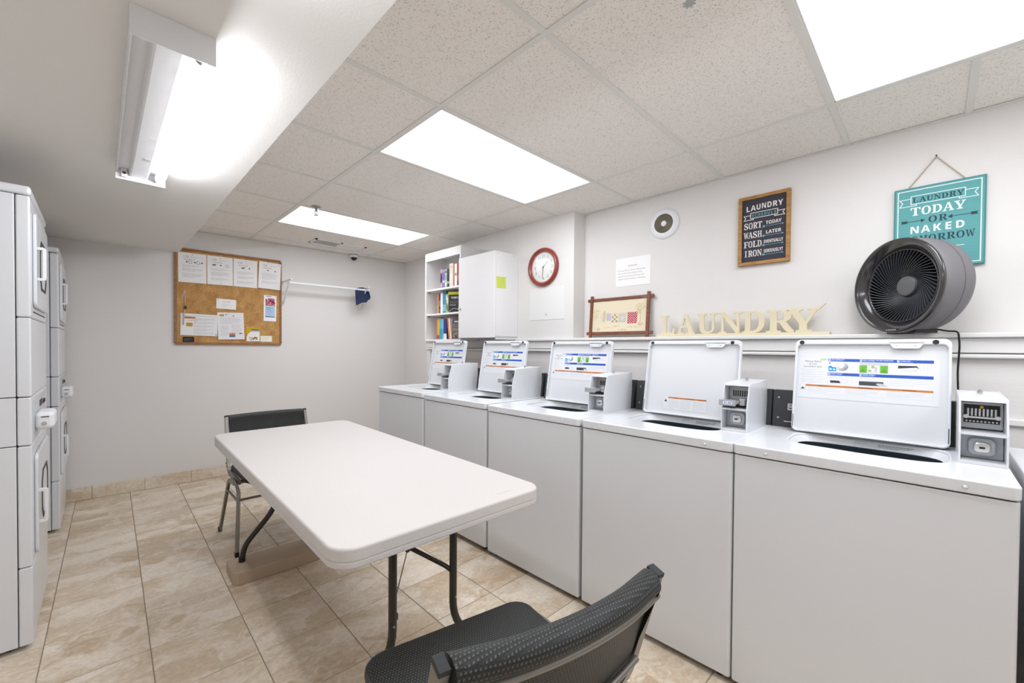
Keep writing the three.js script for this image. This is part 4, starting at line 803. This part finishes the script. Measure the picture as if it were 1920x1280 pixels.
{
  const t = onRight('laundry_sign', 'turquoise laundry today or naked sign hung on twine above the fan', 'sign', 1.883, -0.004, RIGHT - 0.001);
  const w = 0.298, h = 0.396;
  const map = texture(760, 1010, (c, W, Hh) => {
    c.fillStyle = '#5a9fa0'; c.fillRect(0, 0, W, Hh); let s = 5; const r = () => (s = (s * 16807) % 2147483647) / 2147483647; for (let i = 0; i < 500; i++) { c.fillStyle = r() > 0.5 ? 'rgba(255,255,255,0.05)' : 'rgba(30,90,90,0.06)'; c.fillRect(r() * W, r() * Hh, 30 + r() * 160, 1 + r() * 3); }
    c.fillStyle = '#448584'; c.fillRect(0, 0, W, 14); c.fillRect(0, Hh - 14, W, 14); c.fillRect(0, 0, 14, Hh); c.fillRect(W - 14, 0, 14, Hh);
    const T = pen(c), ink = '#1f3a44', white = '#f3f6f2'; c.strokeStyle = white; c.lineWidth = 9; c.strokeRect(36, 36, W - 72, Hh - 72);
    c.lineWidth = 7; c.strokeRect(150, 108, 450, 98); for (const q of [-1, 1]) { const x = 375 + q * 225; c.beginPath(); c.moveTo(x, 138); c.lineTo(x + q * 100, 138); c.lineTo(x + q * 74, 180); c.lineTo(x + q * 100, 226); c.lineTo(x - q * 48, 226); c.lineTo(x - q * 48, 206); c.stroke(); }
    [...'LAUNDRY'].forEach((ch, i) => T(ch, 375 + (i - 3) * 62, 160, 84, { font: 'serif', align: 'center', color: ink, weight: 'bold', max: 60 }));
    [...'TODAY'].forEach((ch, i) => T(ch, 375 + (i - 2) * 92, 302, 136, { font: 'serif', weight: 'bold', align: 'center', color: white, max: 92 }));
    [...'OR'].forEach((ch, i) => T(ch, 340 + i * 84, 418, 104, { font: 'serif', align: 'center', color: ink, weight: 'bold' }));
    c.fillStyle = ink; c.fillRect(70, 416, 190, 7); c.fillRect(480, 416, 190, 7); c.beginPath(); c.moveTo(240, 396); c.lineTo(276, 420); c.lineTo(240, 444); c.fill(); c.beginPath(); c.moveTo(500, 396); c.lineTo(464, 420); c.lineTo(500, 444); c.fill(); for (const x of [62, 640]) { c.beginPath(); c.moveTo(x, 404); c.lineTo(x + 66, 404); c.lineTo(x + 50, 420); c.lineTo(x + 66, 436); c.lineTo(x, 436); c.lineTo(x + 14, 420); c.fill(); }
    [...'NAKED'].forEach((ch, i) => T(ch, 375 + (i - 2) * 94, 526, 118, { weight: 'bold', align: 'center', color: white, max: 94 }));
    [...'TOMORROW'].forEach((ch, i) => T(ch, 378 + (i - 3.5) * 76, 646, 112, { font: 'serif', weight: 'bold', align: 'center', color: ink, max: 74 }));
    c.strokeStyle = white; c.lineWidth = 6; c.beginPath(); c.moveTo(150, 770); c.lineTo(600, 770); c.stroke();
  });
  obj('board', facing(rbox(-w / 2, w / 2, -h / 2, h / 2, 0, 0.016, 0.0015, 1), w, h), printed(map, 0.7), t);
  const top = new THREE.Vector3(-0.008, 0.327, 0.006);
  obj('twine', [rod(new THREE.Vector3(-w / 2 + 0.045, h / 2 - 0.004, 0.006), top, 0.0023, 8), rod(new THREE.Vector3(w / 2 - 0.06, h / 2 - 0.004, 0.006), top, 0.0023, 8)], M.cordage, t);
  obj('nail', [cyl(0.0035, 0.003, 12).rotateX(Math.PI / 2).translate(top.x, top.y + 0.002, 0.014), cyl(0.0015, 0.013, 8).rotateX(Math.PI / 2).translate(top.x, top.y + 0.002, 0.007)], M.dark, t);
}
{
  const map = texture(420, 320, (c, w, h) => { c.fillStyle = '#f5f4f2'; c.fillRect(0, 0, w, h); const T = pen(c); T('Residents', w / 2, 92, 26, { align: 'center', color: '#8f8d8b' }); ['As a courtesy to others, please note', 'the number and contents of the', 'washers and dryers when you use', 'please use the machines. Thank you.'].forEach((s, i) => T(s, 26, 140 + i * 32, 21, { color: '#8f8d8b', max: 366 })); });
  const t = onRight('paper_notice', 'white paper notice taped to the wall above the needlework picture', 'paper', 1.866, 1.556, RIGHT - 0.0008);
  obj('sheet', facing(new THREE.BoxGeometry(0.276, 0.212, 0.0014), 0.276, 0.212).rotateX(-0.008), printed(map, 0.9), t);
}
// ------------------------------------------------------------------ needlework picture with crossed frame bars, leaning on the ledge
{
  const t = onRight('framed_picture', 'needlework picture of a quilt clothesline in a crossed brown frame, on the ledge', 'picture', 1.3725, 1.652, RIGHT - 0.034);
  t.rotation.order = 'YXZ'; t.rotation.x = -0.075;
  const map = texture(900, 520, (c, w, h) => {
    c.fillStyle = '#e4d8bd'; c.fillRect(0, 0, w, h); let s = 11; const r = () => (s = (s * 16807) % 2147483647) / 2147483647;
    for (let i = 0; i < 3000; i++) { c.fillStyle = r() > 0.5 ? 'rgba(255,250,235,0.18)' : 'rgba(150,120,80,0.10)'; c.fillRect(r() * w, r() * h, 3, 3); }
    const st = (n, x, y, rx, ry, cols) => { for (let i = 0; i < n; i++) { c.strokeStyle = cols[Math.floor(r() * cols.length)]; c.lineWidth = 3; const a = r() * 6.28, q = Math.sqrt(r()); const px = x + Math.cos(a) * rx * q, py = y + Math.sin(a) * ry * q; c.beginPath(); c.moveTo(px, py); c.lineTo(px + (r() - 0.5) * 22, py + (r() - 0.5) * 22); c.stroke(); } };
    const g = ['#a9a04c', '#8f8a3c', '#c4b56a', '#b6924e'];
    st(110, 60, 190, 60, 70, [...g, '#c98a5a', '#e2d6b8']); st(70, 50, 270, 50, 50, [...g, '#b0a888']); st(130, 205, 265, 26, 100, ['#8f8a3c', '#a69a3e', '#76732e']); st(80, 150, 300, 26, 80, ['#cfc6cf', '#dcd6dc', '#b8b0bc']);
    st(140, 800, 130, 90, 60, g); st(60, 770, 210, 50, 34, [...g, '#d6c98c']); st(60, 800, 410, 46, 26, ['#a08a4c', '#b59a58']); c.strokeStyle = '#a8977a'; c.lineWidth = 5; c.beginPath(); c.moveTo(805, 180); c.lineTo(796, 400); c.stroke();
    c.beginPath(); c.moveTo(205, 200); c.quadraticCurveTo(500, 240, 800, 190); c.lineWidth = 2; c.stroke();
    c.fillStyle = '#c4bcd0'; c.fillRect(250, 218, 72, 116); c.strokeStyle = '#a79fb8'; c.lineWidth = 3; for (let i = 0; i < 5; i++) c.strokeRect(250, 218 + i * 23, 72, 23);
    c.fillStyle = '#cdbfa2'; c.fillRect(336, 226, 104, 142); for (let i = 0; i < 3; i++) for (let j = 0; j < 4; j++) { c.fillStyle = (i + j) % 2 ? '#a99678' : '#e8dcc0'; c.fillRect(342 + i * 33, 232 + j * 34, 28, 28); }
    c.fillStyle = '#d8d4ca'; c.fillRect(456, 226, 118, 142); c.strokeStyle = '#a3a199'; c.lineWidth = 6; c.strokeRect(462, 232, 106, 130); c.strokeRect(480, 250, 70, 94); c.lineWidth = 3; c.strokeRect(494, 266, 42, 62);
    c.fillStyle = '#c4525c'; c.fillRect(600, 214, 152, 176); for (let i = 0; i < 8; i++) for (let j = 0; j < 9; j++) { c.fillStyle = (i + j) % 2 ? '#eab4b4' : (i * j) % 3 ? '#b83c48' : '#6c2430'; c.fillRect(606 + i * 18, 220 + j * 18.5, 16, 16); }
    st(40, 420, 430, 60, 14, ['#b8a880', '#a0a488']); st(50, 260, 450, 90, 10, ['#c2ab9a', '#d0b8a4']); st(40, 110, 470, 30, 24, ['#8a8460', '#a49c74']); st(70, 520, 490, 80, 14, ['#b9b070', '#a8a068']); st(60, 690, 450, 110, 22, ['#b89c84', '#9ca088', '#c8b08e']);
  });
  const w = 0.475, h = 0.262, cy = 0.166;
  obj('canvas', facing(new THREE.BoxGeometry(w - 0.02, h - 0.02, 0.005), w - 0.02, h - 0.02).translate(0, cy, 0.006), printed(map, 0.95), t);
  for (const y of [cy - h / 2, cy + h / 2]) obj('frame_bar', metric(rbox(-w / 2 - 0.038, w / 2 + 0.038, y - 0.0115, y + 0.0115, 0.002, 0.016, 0.003, 2)), M.brownWood, t);
  for (const x of [-w / 2, w / 2]) obj('frame_bar', metric(rbox(x - 0.0115, x + 0.0115, cy - h / 2 - 0.034, cy + h / 2 + 0.034, 0.006, 0.021, 0.003, 2)).translate(0, 0, 0), M.brownWood, t);
}
// ------------------------------------------------------------------ cut-out word on a base strip
{
  const font = await new FontLoader().loadAsync('fonts/droid/droid_serif_bold.typeface.json');
  const t = onRight('letter_sign', 'cream wooden cut-out letters on a base strip along the ledge', 'sign', 1.3725, 0.85, 2.795);
  const W = 0.945;
  obj('base', rbox(-W / 2, W / 2, 0, 0.017, -0.022, 0.03, 0.003, 2), M.cream, t);
  const at = [-0.405, -0.283, -0.150, -0.015, 0.110, 0.247, 0.352], lw = [0.10, 0.118, 0.118, 0.135, 0.12, 0.142, 0.15];
  [...'LAUNDRY'].forEach((ch, i) => {
    const g = plain(new TextGeometry(ch, { font, size: 0.125, depth: 0.012, curveSegments: 8, bevelEnabled: true, bevelThickness: 0.001, bevelSize: 0.001, bevelSegments: 1 }));
    g.computeBoundingBox(); const b = g.boundingBox, k = lw[i] / (b.max.x - b.min.x), ky = 0.131 / (b.max.y - b.min.y);
    g.translate(-(b.min.x + b.max.x) / 2, -b.min.y, -0.004).scale(k, ky, 1);
    const m = obj('letter', g, M.cream, t); m.position.set(at[i], 0.0165, 0);
    if (ch === 'Y') { const tail = obj('swash', extrude(poly([[-0.01, 0], [0.012, 0.006], [0.034, 0.03], [0.03, 0.034], [0.006, 0.018], [-0.014, 0.012]]), 0.012, 0.001, 1), M.cream, m); tail.position.set(0.066, 0.122, -0.004); }
  });
}
// ------------------------------------------------------------------ drum fan on the ledge
{
  const t = thing('table_fan', 'black round drum fan with a spiral grille, standing on the ledge', 'fan', V(2.622, 1.5875, 0.127), 0);
  t.rotation.y = -Math.PI / 2 - 0.765;                     // grille looks along local +z
  const R = 0.2145, Z = new THREE.Vector3(0, 0, 1); void Z;
  const L = (pts, seg = 72) => lathe(pts, seg).rotateX(Math.PI / 2);   // lathe axis to +z
  obj('housing', L([[0.196, -0.006], [0.2125, -0.010], [0.2135, -0.035], [0.212, -0.085], [0.207, -0.125], [0.198, -0.145], [0.17, -0.155], [0, -0.158]]), M.fanBody, t);
  obj('seam', L([[0.2138, -0.0868], [0.2142, -0.0862], [0.2138, -0.0855]]), M.dark, t);
  obj('front_ring', L([[0.196, -0.03], [0.2125, -0.010], [R, -0.004], [0.2125, 0.003], [0.205, 0.006], [0.192, 0.001], [0.176, -0.014], [0.168, -0.026], [0.166, -0.04]]), M.fanGloss, t);
  obj('grille_ring', L([[0.158, -0.036], [0.160, -0.026], [0.166, -0.024], [0.169, -0.032], [0.166, -0.04], [0.158, -0.036]]), M.fanGloss, t);
  obj('inner_drum', L([[0.166, -0.036], [0.166, -0.12], [0.05, -0.135], [0, -0.135]]), M.black, t);
  const n = 60, path = [];
  for (let i = 0; i <= 12; i++) { const q = i / 12, r = 0.05 + 0.112 * q, a = 0.75 * (1 - q) * (1 - q) + 0.25 * q * (1 - q); path.push(new THREE.Vector3(Math.cos(a) * r, Math.sin(a) * r, -0.046 - 0.022 * (1 - q) * (1 - q) + 0.016 * q)); }
  const slat = sweep(path, [[-0.0016, -0.008], [-0.0016, 0.006], [0.0016, 0.006], [0.0016, -0.008]], new THREE.Vector3(0, 0, 1));
  for (let i = 0; i < n; i++) obj('grille_slat', slat, M.fanGrille, t).rotation.z = i / n * 2 * Math.PI;
  const hub = obj('hub', L([[0, -0.050], [0.044, -0.052], [0.0475, -0.056], [0.0485, -0.062], [0.052, -0.064], [0.052, -0.075], [0, -0.08]], 40), M.fanGrille, t);
  obj('hub_cap', L([[0, -0.0475], [0.041, -0.0485], [0.0435, -0.051], [0.0435, -0.054], [0, -0.054]], 40), std(0x5f5f61, 0.3), hub);
  const brand = texture(256, 48, (c, w, h) => { c.fillStyle = '#2c2a2c'; c.fillRect(0, 0, w, h); c.fillStyle = '#d8d8d8'; c.beginPath(); c.arc(26, 24, 14, 0, 7); c.fill(); pen(c)('BIONAIRE', 50, 25, 36, { color: '#dcdcdc', weight: 'italic bold', max: 196 }); });
  const bp = obj('brand_print', facing(new THREE.BoxGeometry(0.06, 0.011, 0.0008), 0.06, 0.011), printed(brand, 0.3), t); bp.position.set(-0.005, -0.2, 0.0062); bp.rotation.x = 0.22;
  for (const x of [-0.05, 0.05]) obj('foot', rbox(x - 0.02, x + 0.02, -0.2155, -0.198, -0.13, -0.03, 0.004), M.black, t);
  // mains cord: from the back of the base over the ledge and down behind the coin box
  const loc = (x, y, d) => t.worldToLocal(V(x, y, d)); t.updateMatrixWorld(true);
  obj('cord', tube([loc(2.70, 1.395, 0.01), loc(2.69, 1.379, -0.045), loc(2.674, 1.379, -0.073), loc(2.672, 1.32, -0.078), loc(2.682, 1.20, -0.074), loc(2.678, 0.95, -0.082)], 0.0035, 0.02, 10), M.black, t);
}
// ------------------------------------------------------------------ back wall: cork board and everything pinned to it
const onBack = (name, label, cat, x, y, lift = 0, group) => thing(name, label, cat, V(x - lift * 0.037, y, backD(x) - lift), BACK_TURN, group);
{
  const w = 0.89, h = 0.882, t = onBack('cork_board', 'square cork notice board on the back wall, covered with papers', 'notice board', 0.952, 1.748, 0);
  obj('cork_panel', metric(box(-w / 2 + 0.01, w / 2 - 0.01, -h / 2 + 0.01, h / 2 - 0.01, 0, 0.012)), M.cork, t);
  for (const s of [-1, 1]) { obj('frame_side', metric(rbox(-w / 2, w / 2, s * h / 2 - 0.008, s * h / 2 + 0.008, 0, 0.02, 0.002, 1)), M.corkFrame, t); obj('frame_side', metric(rbox(s * w / 2 - 0.008, s * w / 2 + 0.008, -h / 2 + 0.008, h / 2 - 0.008, 0, 0.02, 0.002, 1)), M.corkFrame, t); }
}
function pinned(name, label, cat, x, y, w, h, draw, { tilt = 0, lift = 0.0132, px = 1400, group, pins = [[0, 0.44]] } = {}) {
  const t = onBack(name, label, cat, x, y, lift, group); t.rotation.order = 'YXZ'; t.rotation.z = tilt;
  const g = new THREE.PlaneGeometry(w, h, 6, 6), p = g.attributes.position;
  for (let i = 0; i < p.count; i++) { const v = p.getY(i) / h - 0.5; p.setZ(i, 0.0006 + 0.005 * v * v + 0.0015 * Math.sin(p.getX(i) / w * 5)); }
  const b = plain(g.clone()); b.computeVertexNormals();
  obj('sheet', b, std(0xffffff, 0.9, { map: texture(Math.round(w * px), Math.round(h * px), draw), side: THREE.DoubleSide }), t);
  for (const [u, v] of pins) obj('pin', [cyl(0.004, 0.003, 12).rotateX(Math.PI / 2).translate(u * w, v * h, 0.004), cyl(0.0025, 0.006, 10).rotateX(Math.PI / 2).translate(u * w, v * h, 0.006)], M.steel, t);
  return t;
}
const NOTICES = 'printed notices along the top of the cork board';
const memo = (icons, text) => (c, w, h) => {
  c.fillStyle = '#f1efee'; c.fillRect(0, 0, w, h); c.strokeStyle = '#9aa0a6'; c.lineWidth = 3; c.beginPath(); c.ellipse(w * 0.27, h * 0.13, w * 0.09, h * 0.03, -0.1, 0, 7); c.stroke(); c.beginPath(); c.arc(w * 0.31, h * 0.125, w * 0.03, 0, 7); c.stroke();
  greek(c, w * 0.45, h * 0.12, w * 0.35, 2, 12, '#c9cdbe', 4); greek(c, w * 0.2, h * 0.215, w * 0.66, 1, 12, '#9d9da0', 7);
  for (const [x, kind] of icons) {
    c.fillStyle = '#26262c'; const y = h * 0.31;
    if (kind === 'ring') { c.strokeStyle = '#8f8f92'; c.lineWidth = 5; c.beginPath(); c.arc(w * x, y, w * 0.06, 0, 7); c.stroke(); }
    else if (kind === 'animal') { c.beginPath(); c.ellipse(w * x, y, w * 0.06, h * 0.016, 0.1, 0, 7); c.fill(); c.beginPath(); c.ellipse(w * (x + 0.07), y - h * 0.02, w * 0.025, h * 0.014, 0, 0, 7); c.fill(); for (const q of [-0.045, -0.02, 0.025, 0.045]) c.fillRect(w * (x + q), y, 4, h * 0.035); }
    else { c.save(); c.translate(w * x, y); c.rotate(kind === 'bird' ? -0.6 : 0.6); c.beginPath(); c.ellipse(0, 0, w * 0.045, h * 0.013, 0, 0, 7); c.fill(); c.beginPath(); c.moveTo(-w * 0.02, 0); c.lineTo(w * 0.01, -h * 0.035); c.lineTo(w * 0.03, 0); c.fill(); c.restore(); }
  }
  text.forEach(([y, rows]) => greek(c, w * 0.15, h * y, w * 0.72, rows, 14, '#a9a9ae', 4));
};
pinned('notice_sheet', 'white notice sheet at the outer top corner of the cork board, by the soffit', 'paper', 0.638, 2.020, 0.216, 0.277, memo([[0.3, 'bird'], [0.42, 'ring'], [0.58, 'leaf'], [0.7, 'ring'], [0.84, 'bird']], [[0.42, 2], [0.53, 3], [0.7, 4]]), { group: NOTICES });
pinned('notice_sheet', 'second white notice sheet along the cork board top, with dog-like icon and ring', 'paper', 0.857, 2.021, 0.21, 0.277, memo([[0.25, 'animal'], [0.52, 'leaf'], [0.77, 'ring']], [[0.45, 2], [0.56, 4], [0.78, 2]]), { group: NOTICES, pins: [[0, 0.44], [0.02, -0.46]] });
pinned('notice_sheet', 'third white notice sheet along the cork board top, with two small black icons', 'paper', 1.072, 2.021, 0.208, 0.277, memo([[0.38, 'animal'], [0.66, 'bird']], [[0.46, 3], [0.62, 3], [0.8, 3]]), { group: NOTICES, tilt: -0.01 });
pinned('notice_sheet', 'tilted white notice sheet at the top corner of the cork board beside the rod', 'paper', 1.289, 2.022, 0.205, 0.277, memo([[0.4, 'leaf'], [0.74, 'leaf']], [[0.42, 7], [0.72, 3]]), { group: NOTICES, tilt: -0.045, lift: 0.021, pins: [[-0.1, 0.45], [0.4, 0.44]] });
pinned('paper_card', 'small white card in the middle of the cork board', 'paper', 0.907, 1.70, 0.165, 0.098, (c, w, h) => { c.fillStyle = '#f3f2ef'; c.fillRect(0, 0, w, h); pen(c)('For Sale', w * 0.52, h * 0.25, h * 0.17, { align: 'center', color: '#9aa08c', font: 'serif' }); greek(c, w * 0.3, h * 0.5, w * 0.45, 3, 18, '#b3b3b0', 3); }, { tilt: -0.03, pins: [[-0.42, 0.4]] });
pinned('paper_form', 'wide white form with orange boxes, low on the outer side of the cork board', 'paper', 0.69, 1.487, 0.288, 0.205, (c, w, h) => {
  c.fillStyle = '#ecebea'; c.fillRect(0, 0, w, h); c.fillStyle = '#b9b9bb'; c.fillRect(w * 0.1, h * 0.09, w * 0.88, 4); c.fillStyle = '#d08256'; c.fillRect(w * 0.1, h * 0.14, w * 0.29, h * 0.09); greek(c, w * 0.12, h * 0.17, w * 0.24, 1, 10, '#9a5234', 8); c.fillStyle = '#e4c2b2'; c.fillRect(w * 0.18, h * 0.29, w * 0.26, h * 0.04); c.fillStyle = '#bf9a3a'; c.fillRect(w * 0.15, h * 0.42, w * 0.17, h * 0.17);
  for (let i = 0; i < 5; i++) greek(c, w * 0.35, h * (0.2 + i * 0.16), w * 0.6, 3, 12, '#adb0b8', 4); c.fillStyle = '#7a3b34'; c.beginPath(); c.arc(w * 0.96, h * 0.93, 7, 0, 7); c.fill();
}, { tilt: -0.02, lift: 0.0135, pins: [[-0.45, 0.46]] });
pinned('paper_form', 'tall white form with two columns of print, low in the middle of the cork board', 'paper', 0.946, 1.486, 0.222, 0.266, (c, w, h) => {
  c.fillStyle = '#ebe9ea'; c.fillRect(0, 0, w, h); c.fillStyle = '#c2953c'; c.fillRect(w * 0.08, h * 0.07, w * 0.17, h * 0.07); c.fillStyle = '#5c5c66'; c.fillRect(w * 0.3, h * 0.06, w * 0.05, h * 0.03); c.fillRect(w * 0.57, h * 0.11, w * 0.06, h * 0.03);
  greek(c, w * 0.1, h * 0.2, w * 0.82, 6, 16, '#b2b4ba', 4); greek(c, w * 0.1, h * 0.5, w * 0.34, 9, 16, '#adb2be', 4); greek(c, w * 0.52, h * 0.45, w * 0.4, 10, 15, '#c6b1b4', 4); c.fillStyle = '#c58a62'; c.fillRect(w * 0.42, h * 0.76, w * 0.22, h * 0.08); c.fillStyle = '#587196'; c.fillRect(w * 0.42, h * 0.84, w * 0.22, h * 0.07); c.fillStyle = '#7d5a68'; c.fillRect(w * 0.8, h * 0.76, w * 0.11, h * 0.04);
}, { tilt: 0.03, lift: 0.017, pins: [[-0.08, 0.46]] });
pinned('leaflet', 'slim leaflet with a red photo and pale blue panel on the cork board', 'leaflet', 1.294, 1.684, 0.118, 0.272, (c, w, h) => {
  c.fillStyle = '#f2f2f2'; c.fillRect(0, 0, w, h); greek(c, w * 0.18, h * 0.03, w * 0.7, 1, 9, '#7e9ab8', 10); let s = 21; const r = () => (s = (s * 16807) % 2147483647) / 2147483647; for (let i = 0; i < 160; i++) { c.fillStyle = ['#8d2640', '#b03a52', '#c9707a', '#6a2a4a', '#d8a0a0'][Math.floor(r() * 5)]; c.fillRect(w * (0.12 + r() * 0.68), h * (0.11 + r() * 0.24), 8 + r() * 14, 6 + r() * 14); }
  c.fillStyle = '#34406c'; c.fillRect(w * 0.12, h * 0.385, w * 0.78, h * 0.02); c.fillStyle = '#b4cde6'; c.fillRect(w * 0.12, h * 0.43, w * 0.78, h * 0.38); greek(c, w * 0.2, h * 0.46, w * 0.6, 2, 26, '#5f7d9e', 9); greek(c, w * 0.24, h * 0.6, w * 0.5, 4, 14, '#8aa6c2', 4); c.fillStyle = '#2c5390'; c.fillRect(w * 0.12, h * 0.81, w * 0.78, h * 0.03);
}, { tilt: -0.02, pins: [[0, 0.47]] });
pinned('brochure', 'yellow and white food brochure at the bottom of the cork board', 'leaflet', 1.138, 1.408, 0.118, 0.142, (c, w, h) => {
  c.fillStyle = '#d2a81e'; c.fillRect(0, 0, w, h); c.fillStyle = '#efece8'; c.beginPath(); c.moveTo(0, h); c.lineTo(w, h); c.lineTo(w, h * 0.3); c.lineTo(w * 0.32, h * 0.3); c.lineTo(w * 0.1, h * 0.5); c.lineTo(0, h * 0.72); c.fill(); c.fillStyle = '#a9b2c2'; c.fillRect(w * 0.32, h * 0.2, w * 0.68, h * 0.1); c.fillStyle = '#4a4a58'; c.fillRect(w * 0.36, h * 0.13, w * 0.6, h * 0.06); let s = 31; const r = () => (s = (s * 16807) % 2147483647) / 2147483647; for (let i = 0; i < 60; i++) { c.fillStyle = ['#8a6a44', '#b08a5c', '#e4d8c4', '#5f4630'][i % 4]; c.beginPath(); c.arc(w * (0.22 + r() * 0.6), h * (0.7 + r() * 0.2), 3 + r() * 7, 0, 7); c.fill(); }
}, { pins: [] , lift: 0.0136 });
pinned('business_card', 'cream business card at the bottom corner of the cork board', 'card', 1.258, 1.365, 0.108, 0.062, (c, w, h) => { c.fillStyle = '#efe9c8'; c.fillRect(0, 0, w, h); c.fillStyle = '#f4f2ea'; c.fillRect(6, 10, w - 22, h - 22); greek(c, 14, 20, w * 0.7, 4, 14, '#c9bd9a', 4); }, { pins: [] });
pinned('business_card', 'black business card under the wide form on the cork board', 'card', 0.606, 1.348, 0.086, 0.048, (c, w, h) => { c.fillStyle = '#23272c'; c.fillRect(0, 0, w, h); greek(c, 16, h * 0.4, w * 0.75, 2, 16, '#9aa4ae', 4); }, { pins: [] });
{ // pencil hung on white string
  const t = onBack('hanging_pen', 'pen hanging on white string from the cork board, above the wide form', 'pen', 0.585, 1.56, 0.014);
  obj('string', [rod(new THREE.Vector3(-0.03, 0.155, 0.003), new THREE.Vector3(-0.008, 0.245, 0.003), 0.0016, 8), rod(new THREE.Vector3(-0.008, 0.245, 0.003), new THREE.Vector3(0, 0.09, 0.006), 0.0016, 8), rod(new THREE.Vector3(0, 0.09, 0.006), new THREE.Vector3(-0.012, 0.03, 0.008), 0.0016, 8)], M.plasticWhite, t);
  obj('clip', rbox(-0.01, 0.008, 0.07, 0.10, 0.002, 0.012, 0.003), M.dark, t);
  obj('barrel', rod(new THREE.Vector3(-0.012, 0.03, 0.009), new THREE.Vector3(-0.016, -0.075, 0.010), 0.0042, 10), M.brushed, t);
}
// ------------------------------------------------------------------ hanging rod with a navy cloth on its end
{
  const t = onBack('garment_rod', 'white wall-mounted garment rod beside the cork board', 'rod', 1.425, 1.95, 0.003);
  // local z is out of the wall
  for (const x of [0, 0.83]) {
    obj('bracket', [rbox(x - 0.008, x + 0.008, 0.0, 0.045, 0, 0.006, 0.002), rbox(x - 0.008, x + 0.008, -0.225, -0.185, 0, 0.006, 0.002), rod(new THREE.Vector3(x, 0.028, 0.003), new THREE.Vector3(x, 0.022, 0.285), 0.008), rod(new THREE.Vector3(x, -0.205, 0.003), new THREE.Vector3(x, 0.004, 0.215), 0.008), new THREE.SphereGeometry(0.011, 14, 10).translate(x, 0.024, 0.287)], M.plasticWhite, t);
  }
  obj('bar', [rod(new THREE.Vector3(-0.02, 0.0, 0.19), new THREE.Vector3(0.875, 0.0, 0.19), 0.0125, 18), new THREE.SphereGeometry(0.0125, 14, 10).translate(0.875, 0, 0.19)], M.plasticWhite, t);
}
{ // cloth cap hooked over the rod end, folded: a front flap, the crown behind it and an open fold between
  const t = onBack('cloth_cap', 'navy blue cloth cap hung over the end of the garment rod', 'cap', 2.22, 1.95, 0.19);
  const sheet = (pts, zf, th = 0.006) => { const g = extrude(poly(pts), th, 0.002, 1); const p = g.attributes.position; for (let i = 0; i < p.count; i++) p.setZ(i, p.getZ(i) + zf(p.getX(i), p.getY(i))); g.computeVertexNormals(); return g; };
  obj('flap', sheet([[-0.095, -0.012], [-0.04, -0.012], [0.0, -0.016], [0.03, -0.06], [0.048, -0.13], [0.036, -0.145], [-0.01, -0.148], [-0.045, -0.17], [-0.078, -0.188], [-0.09, -0.1]], (x, y) => 0.016 + 0.02 * Math.sin(x * 28) * (-y * 4)), M.navy, t);
  obj('crown', sheet([[-0.06, 0.016], [-0.02, 0.03], [0.03, 0.034], [0.055, 0.02], [0.08, -0.02], [0.10, -0.075], [0.098, -0.098], [0.045, -0.135], [0.0, -0.14], [-0.03, -0.08]], (x, y) => -0.02 - 0.02 * Math.cos(x * 18)), M.navy, t);
  obj('fold', sweep(curve([new THREE.Vector3(-0.07, 0.012, 0), new THREE.Vector3(-0.01, 0.0155, -0.004), new THREE.Vector3(0.045, 0.018, -0.006), new THREE.Vector3(0.075, -0.02, -0.006), new THREE.Vector3(0.096, -0.085, -0.008)]), [[-0.012, -0.003], [-0.012, 0.003], [0.012, 0.003], [0.012, -0.003]], new THREE.Vector3(0, 1, 0)), M.navy, t);
}
// ------------------------------------------------------------------ small litter on the floor
tag(obj('paper_scrap', new THREE.PlaneGeometry(0.03, 0.012, 4, 1).rotateX(-Math.PI / 2), std(0xf2f0ea, 0.9, { side: THREE.DoubleSide })), 'tiny white paper scrap on the floor tiles near the back wall', 'scrap');
{ const s = scene.children[scene.children.length - 1]; const p = s.geometry.attributes.position; for (let i = 0; i < p.count; i++) p.setY(i, 0.002 + 0.003 * Math.abs(p.getX(i)) / 0.015); s.position.copy(V(0.145, 0, 4.48)); s.rotation.y = 0.1; }

shade(scene);
renderer.render(scene, camera);
